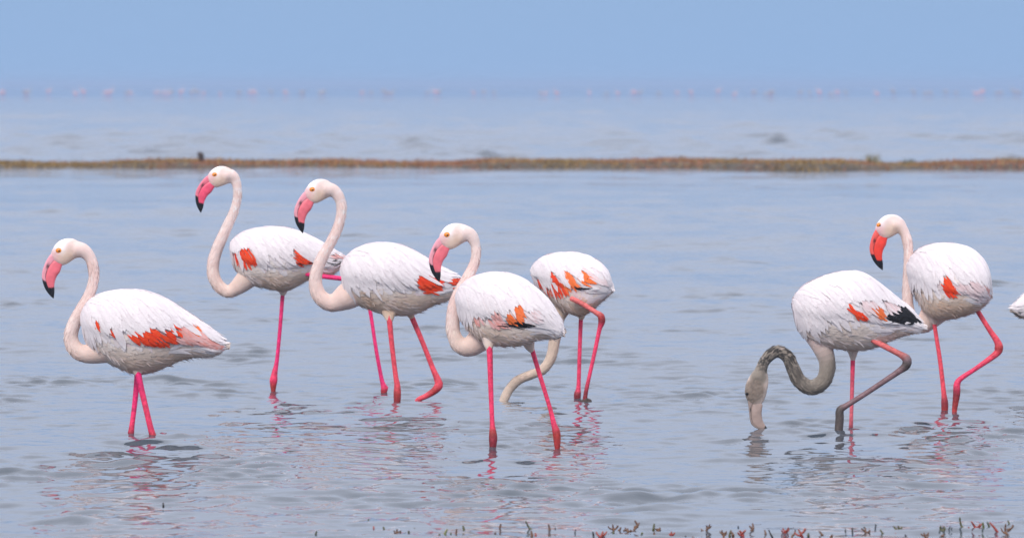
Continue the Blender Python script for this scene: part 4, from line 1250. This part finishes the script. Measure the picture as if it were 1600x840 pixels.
za = lambda x, y: (400 + x / 2.6667, 720 + y / 2.6667)
zb_ = lambda x, y: (1000 + x / 2.6667, 720 + y / 2.6667)
ze = lambda x, y: (x / 3.2, 640 + y / 3.2)
STEMS = [(za, 455, 268, 470, 240, 'olive', 'straight'), (za, 244, 325, 253, 293, 'olive', 'straight'), (za, 418, 325, 420, 312, 'dark', 'straight'),
    (za, 540, 318, 552, 308, 'brown', 'straight'), (za, 586, 314, 588, 282, 'brown', 'fork'), (za, 640, 320, 635, 290, 'olive', 'straight'), (za, 680, 318, 680, 303, 'dark', 'straight'),
    (za, 735, 313, 785, 295, 'brown', 'straight'), (za, 785, 318, 798, 282, 'green', 'straight'), (za, 815, 320, 812, 296, 'olive', 'straight'), (za, 828, 320, 836, 280, 'brown', 'straight'),
    (za, 893, 309, 909, 294, 'red', 'fork'), (za, 1004, 322, 997, 298, 'brown', 'straight'), (za, 1118, 322, 1114, 307, 'dark', 'straight'), (za, 1160, 303, 1123, 248, 'olive', 'straight'),
    (za, 1166, 324, 1164, 298, 'red', 'straight'), (za, 1140, 312, 1152, 308, 'dark', 'straight'), (za, 1227, 305, 1221, 272, 'brown', 'straight'), (za, 1297, 299, 1297, 291, 'dark', 'straight'),
    (za, 1334, 307, 1358, 304, 'red', 'straight'), (za, 1382, 305, 1400, 309, 'brown', 'straight'), (za, 1408, 322, 1404, 306, 'olive', 'straight'), (za, 1446, 304, 1445, 293, 'dark', 'straight'),
    (za, 1490, 306, 1486, 262, 'brown', 'fork'), (za, 1502, 324, 1488, 295, 'green', 'straight'), (za, 1530, 322, 1526, 298, 'brown', 'fork'), (za, 1528, 298, 1575, 292, 'brown', 'straight'), (za, 1574, 294, 1578, 246, 'brown', 'curl'),
    (zb_, 0, 318, 10, 296, 'green', 'straight'), (zb_, 63, 320, 59, 294, 'brown', 'straight'), (zb_, 133, 318, 131, 292, 'red', 'fork'), (zb_, 190, 322, 190, 312, 'dark', 'straight'),
    (zb_, 388, 320, 378, 290, 'brown', 'straight'), (zb_, 414, 296, 408, 268, 'dark', 'straight'), (zb_, 430, 318, 414, 288, 'red', 'fork'), (zb_, 462, 306, 455, 268, 'brown', 'curl'),
    (zb_, 540, 284, 541, 274, 'dark', 'straight'), (zb_, 560, 286, 561, 277, 'dark', 'straight'), (zb_, 612, 314, 594, 278, 'red', 'fork'), (zb_, 636, 308, 648, 284, 'dark', 'straight'), (zb_, 652, 278, 657, 262, 'dark', 'straight'),
    (zb_, 560, 318, 548, 306, 'olive', 'fork'), (zb_, 703, 322, 702, 298, 'olive', 'straight'), (zb_, 858, 306, 857, 280, 'dark', 'straight'), (zb_, 935, 286, 935, 276, 'dark', 'straight'),
    (zb_, 1024, 318, 1000, 284, 'olive', 'straight'), (zb_, 1000, 282, 978, 262, 'dark', 'straight'), (zb_, 1072, 318, 1064, 298, 'red', 'straight'), (zb_, 1180, 306, 1192, 292, 'brown', 'straight'), (zb_, 1136, 274, 1136, 260, 'dark', 'straight'),
    (zb_, 1226, 272, 1236, 248, 'dark', 'straight'), (zb_, 1258, 312, 1250, 270, 'olive', 'fork'), (zb_, 1324, 294, 1318, 276, 'red', 'straight'),
    (zb_, 1362, 304, 1332, 232, 'olive', 'straight'), (zb_, 1402, 306, 1380, 250, 'red', 'fork'), (zb_, 1427, 308, 1428, 254, 'green', 'straight'), (zb_, 1458, 302, 1446, 252, 'olive', 'straight'),
    (zb_, 1494, 314, 1456, 254, 'red', 'straight'), (zb_, 1536, 322, 1524, 260, 'brown', 'fork'), (zb_, 1572, 297, 1532, 245, 'olive', 'straight'), (zb_, 1582, 297, 1580, 274, 'red', 'straight'),
    (ze, 817, 492, 815, 462, 'dark', 'straight'), (ze, 442, 584, 443, 569, 'dark', 'straight'), (ze, 1358, 606, 1358, 594, 'dark', 'straight'), (ze, 1572, 648, 1584, 604, 'olive', 'straight')]
r_s = np.random.default_rng(77)
for k_ in range(46):
    px_ = 560 + (1600 - 560) * ((k_ + r_s.uniform(-0.4, 0.4)) / 46.0)
    base_y = r_s.uniform(830, 845)
    hh_ = r_s.uniform(6, 17)
    STEMS.append((lambda x, y: (x, y), px_, base_y, px_ + r_s.normal(0, 4.5), base_y - hh_, ['brown', 'red', 'olive', 'dark', 'brown', 'brown'][int(r_s.integers(6))], 'fork' if r_s.random() < 0.3 else 'straight'))
for zf, a_, b_, c_, d_, colr, shp in STEMS:
    p0, p1 = zf(a_, b_), zf(c_, d_)
    stem(p0[0], p0[1], p1[0], p1[1], colr, shp, 3.2 if colr == 'dark' else 4.4)

# ------------------------------------------------------------------ the far flock
def far_bird_mesh(name, low, tint=(1, 1, 1), red=(0.80, 0.10, 0.08)):
    V, f, c = [], [], []
    def addp(v, q, col):
        o_ = len(V); V.extend(list(v)); f.extend([tuple(i + o_ for i in x) for x in q]); c.extend([col] * len(v))
    body = np.array([(-0.22, 0, 0.80), (-0.12, 0, 0.86), (0.02, 0, 0.86), (0.16, 0, 0.80), (0.30, 0, 0.72)])
    v, q = tube(spline(body, 14), np.interp(np.linspace(0, 1, 14), [0, 0.15, 0.45, 0.8, 1], [0.03, 0.10, 0.13, 0.07, 0.01]), 10); addp(v, q, (0.80, 0.52, 0.56))
    if low:
        nk = np.array([(-0.18, 0, 0.80), (-0.30, 0, 0.74), (-0.34, 0, 0.55), (-0.40, 0, 0.38)])
    else:
        nk = np.array([(-0.18, 0, 0.80), (-0.30, 0, 0.80), (-0.30, 0, 1.0), (-0.22, 0, 1.18), (-0.26, 0, 1.28), (-0.34, 0, 1.24)])
    v, q = tube(spline(nk, 18), np.full(18, 0.03), 8); addp(v, q, (0.80, 0.60, 0.62))
    for dx in (0.0, 0.07):
        v, q = tube(np.array([(dx, 0.02, 0.76), (dx + 0.01, 0.02, 0.40), (dx, 0.02, 0.0)]), np.array([0.018, 0.013, 0.011]), 6); addp(v, q, (0.72, 0.10, 0.16))
    for p_ in ((0.06, 0.78), (0.16, 0.76)):
        v, q = tube(np.array([(p_[0] - 0.08, -0.11, p_[1] + 0.03), (p_[0] + 0.08, -0.10, p_[1] - 0.03)]), np.array([0.04, 0.03]), 6); addp(v, q, red)
    me = bpy.data.meshes.new(name)
    me.from_pydata([tuple(map(float, v)) for v in V], [], [tuple(map(int, q)) for q in f])
    at = me.color_attributes.new('Col', 'FLOAT_COLOR', 'POINT')
    cc = np.ones((len(V), 4), np.float32); cc[:, :3] = np.array(c) * np.array(tint); at.data.foreach_set('color', cc.ravel())
    me.polygons.foreach_set('use_smooth', [True] * len(me.polygons)); me.materials.append(M_FAR)
    return me
FAR = {(k, lw): far_bird_mesh('far_flamingo', lw, *((1, 1, 1), (0.80, 0.10, 0.08)) if k == 'pink' else ((0.62, 0.82, 0.82), (0.4, 0.36, 0.36))) for k in ('pink', 'grey') for lw in (False, True)}
FAR_X = [4, 40, 43, 76, 118, 130, 165, 172, 198, 204, 244, 250, 256, 262, 268, 283, 300, 308, 318, 344, 374, 390, 397, 424, 446, 470, 474, 500, 505, 566, 580, 600, 606, 612, 668, 680, 686, 740, 756, 772,
         845, 852, 870, 921, 948, 965, 990, 1000, 1030, 1058, 1080, 1122, 1148, 1178, 1196, 1203, 1206, 1250, 1265, 1280, 1298, 1308, 1322, 1370, 1396, 1428, 1446, 1454, 1478, 1494, 1524, 1530, 1535, 1558, 1564, 1585, 1592]
rf = np.random.default_rng(44)
for px in FAR_X:
    D = rf.uniform(545, 640)
    lowp = rf.random() < 0.45
    kind = 'pink' if rf.random() < 0.45 else 'grey'
    o = bpy.data.objects.new('far_flamingo', FAR[(kind, lowp)]); COL.objects.link(o)
    o.location = ((px - 800) * D / F, D, BED_Z)
    o.rotation_euler = (0, 0, rf.choice([0, math.pi]) + rf.normal(0, 0.5))
    s_ = rf.uniform(0.85, 1.15); o.scale = (s_, s_, s_)
    tag(o, 'tiny faint %s flamingo in the far flock along the hazy horizon' % ('pink' if kind == 'pink' else 'pale grey'), 'flamingo', '%s birds of the far flock' % ('pink' if kind == 'pink' else 'pale grey'))

# ------------------------------------------------------------------ water last: it needs the legs' places
build_water()

# ------------------------------------------------------------------ haze over the lagoon
def haze():
    bm = bmesh.new(); bmesh.ops.create_cube(bm, size=1.0)
    me = bpy.data.meshes.new('haze'); bm.to_mesh(me); bm.free()
    o = bpy.data.objects.new('haze', me); COL.objects.link(o)
    z0, z1 = BED_Z - 1.0, 3.0
    o.scale = (66000, 33000, z1 - z0); o.location = (0, 33000 / 2 - 100, (z0 + z1) / 2)
    m = bpy.data.materials.new('haze'); m.use_nodes = True
    t = m.node_tree; t.nodes.clear()
    ou = t.nodes.new('ShaderNodeOutputMaterial'); pv = t.nodes.new('ShaderNodeVolumePrincipled')
    pv.inputs['Color'].default_value = (0.52, 0.68, 0.95, 1); pv.inputs['Density'].default_value = HAZE
    t.links.new(pv.outputs[0], ou.inputs['Volume'])
    me.materials.append(m)
    tag(o, 'thin pale blue haze over the lagoon', kind='stuff')
HAZE = 0.0006
haze()
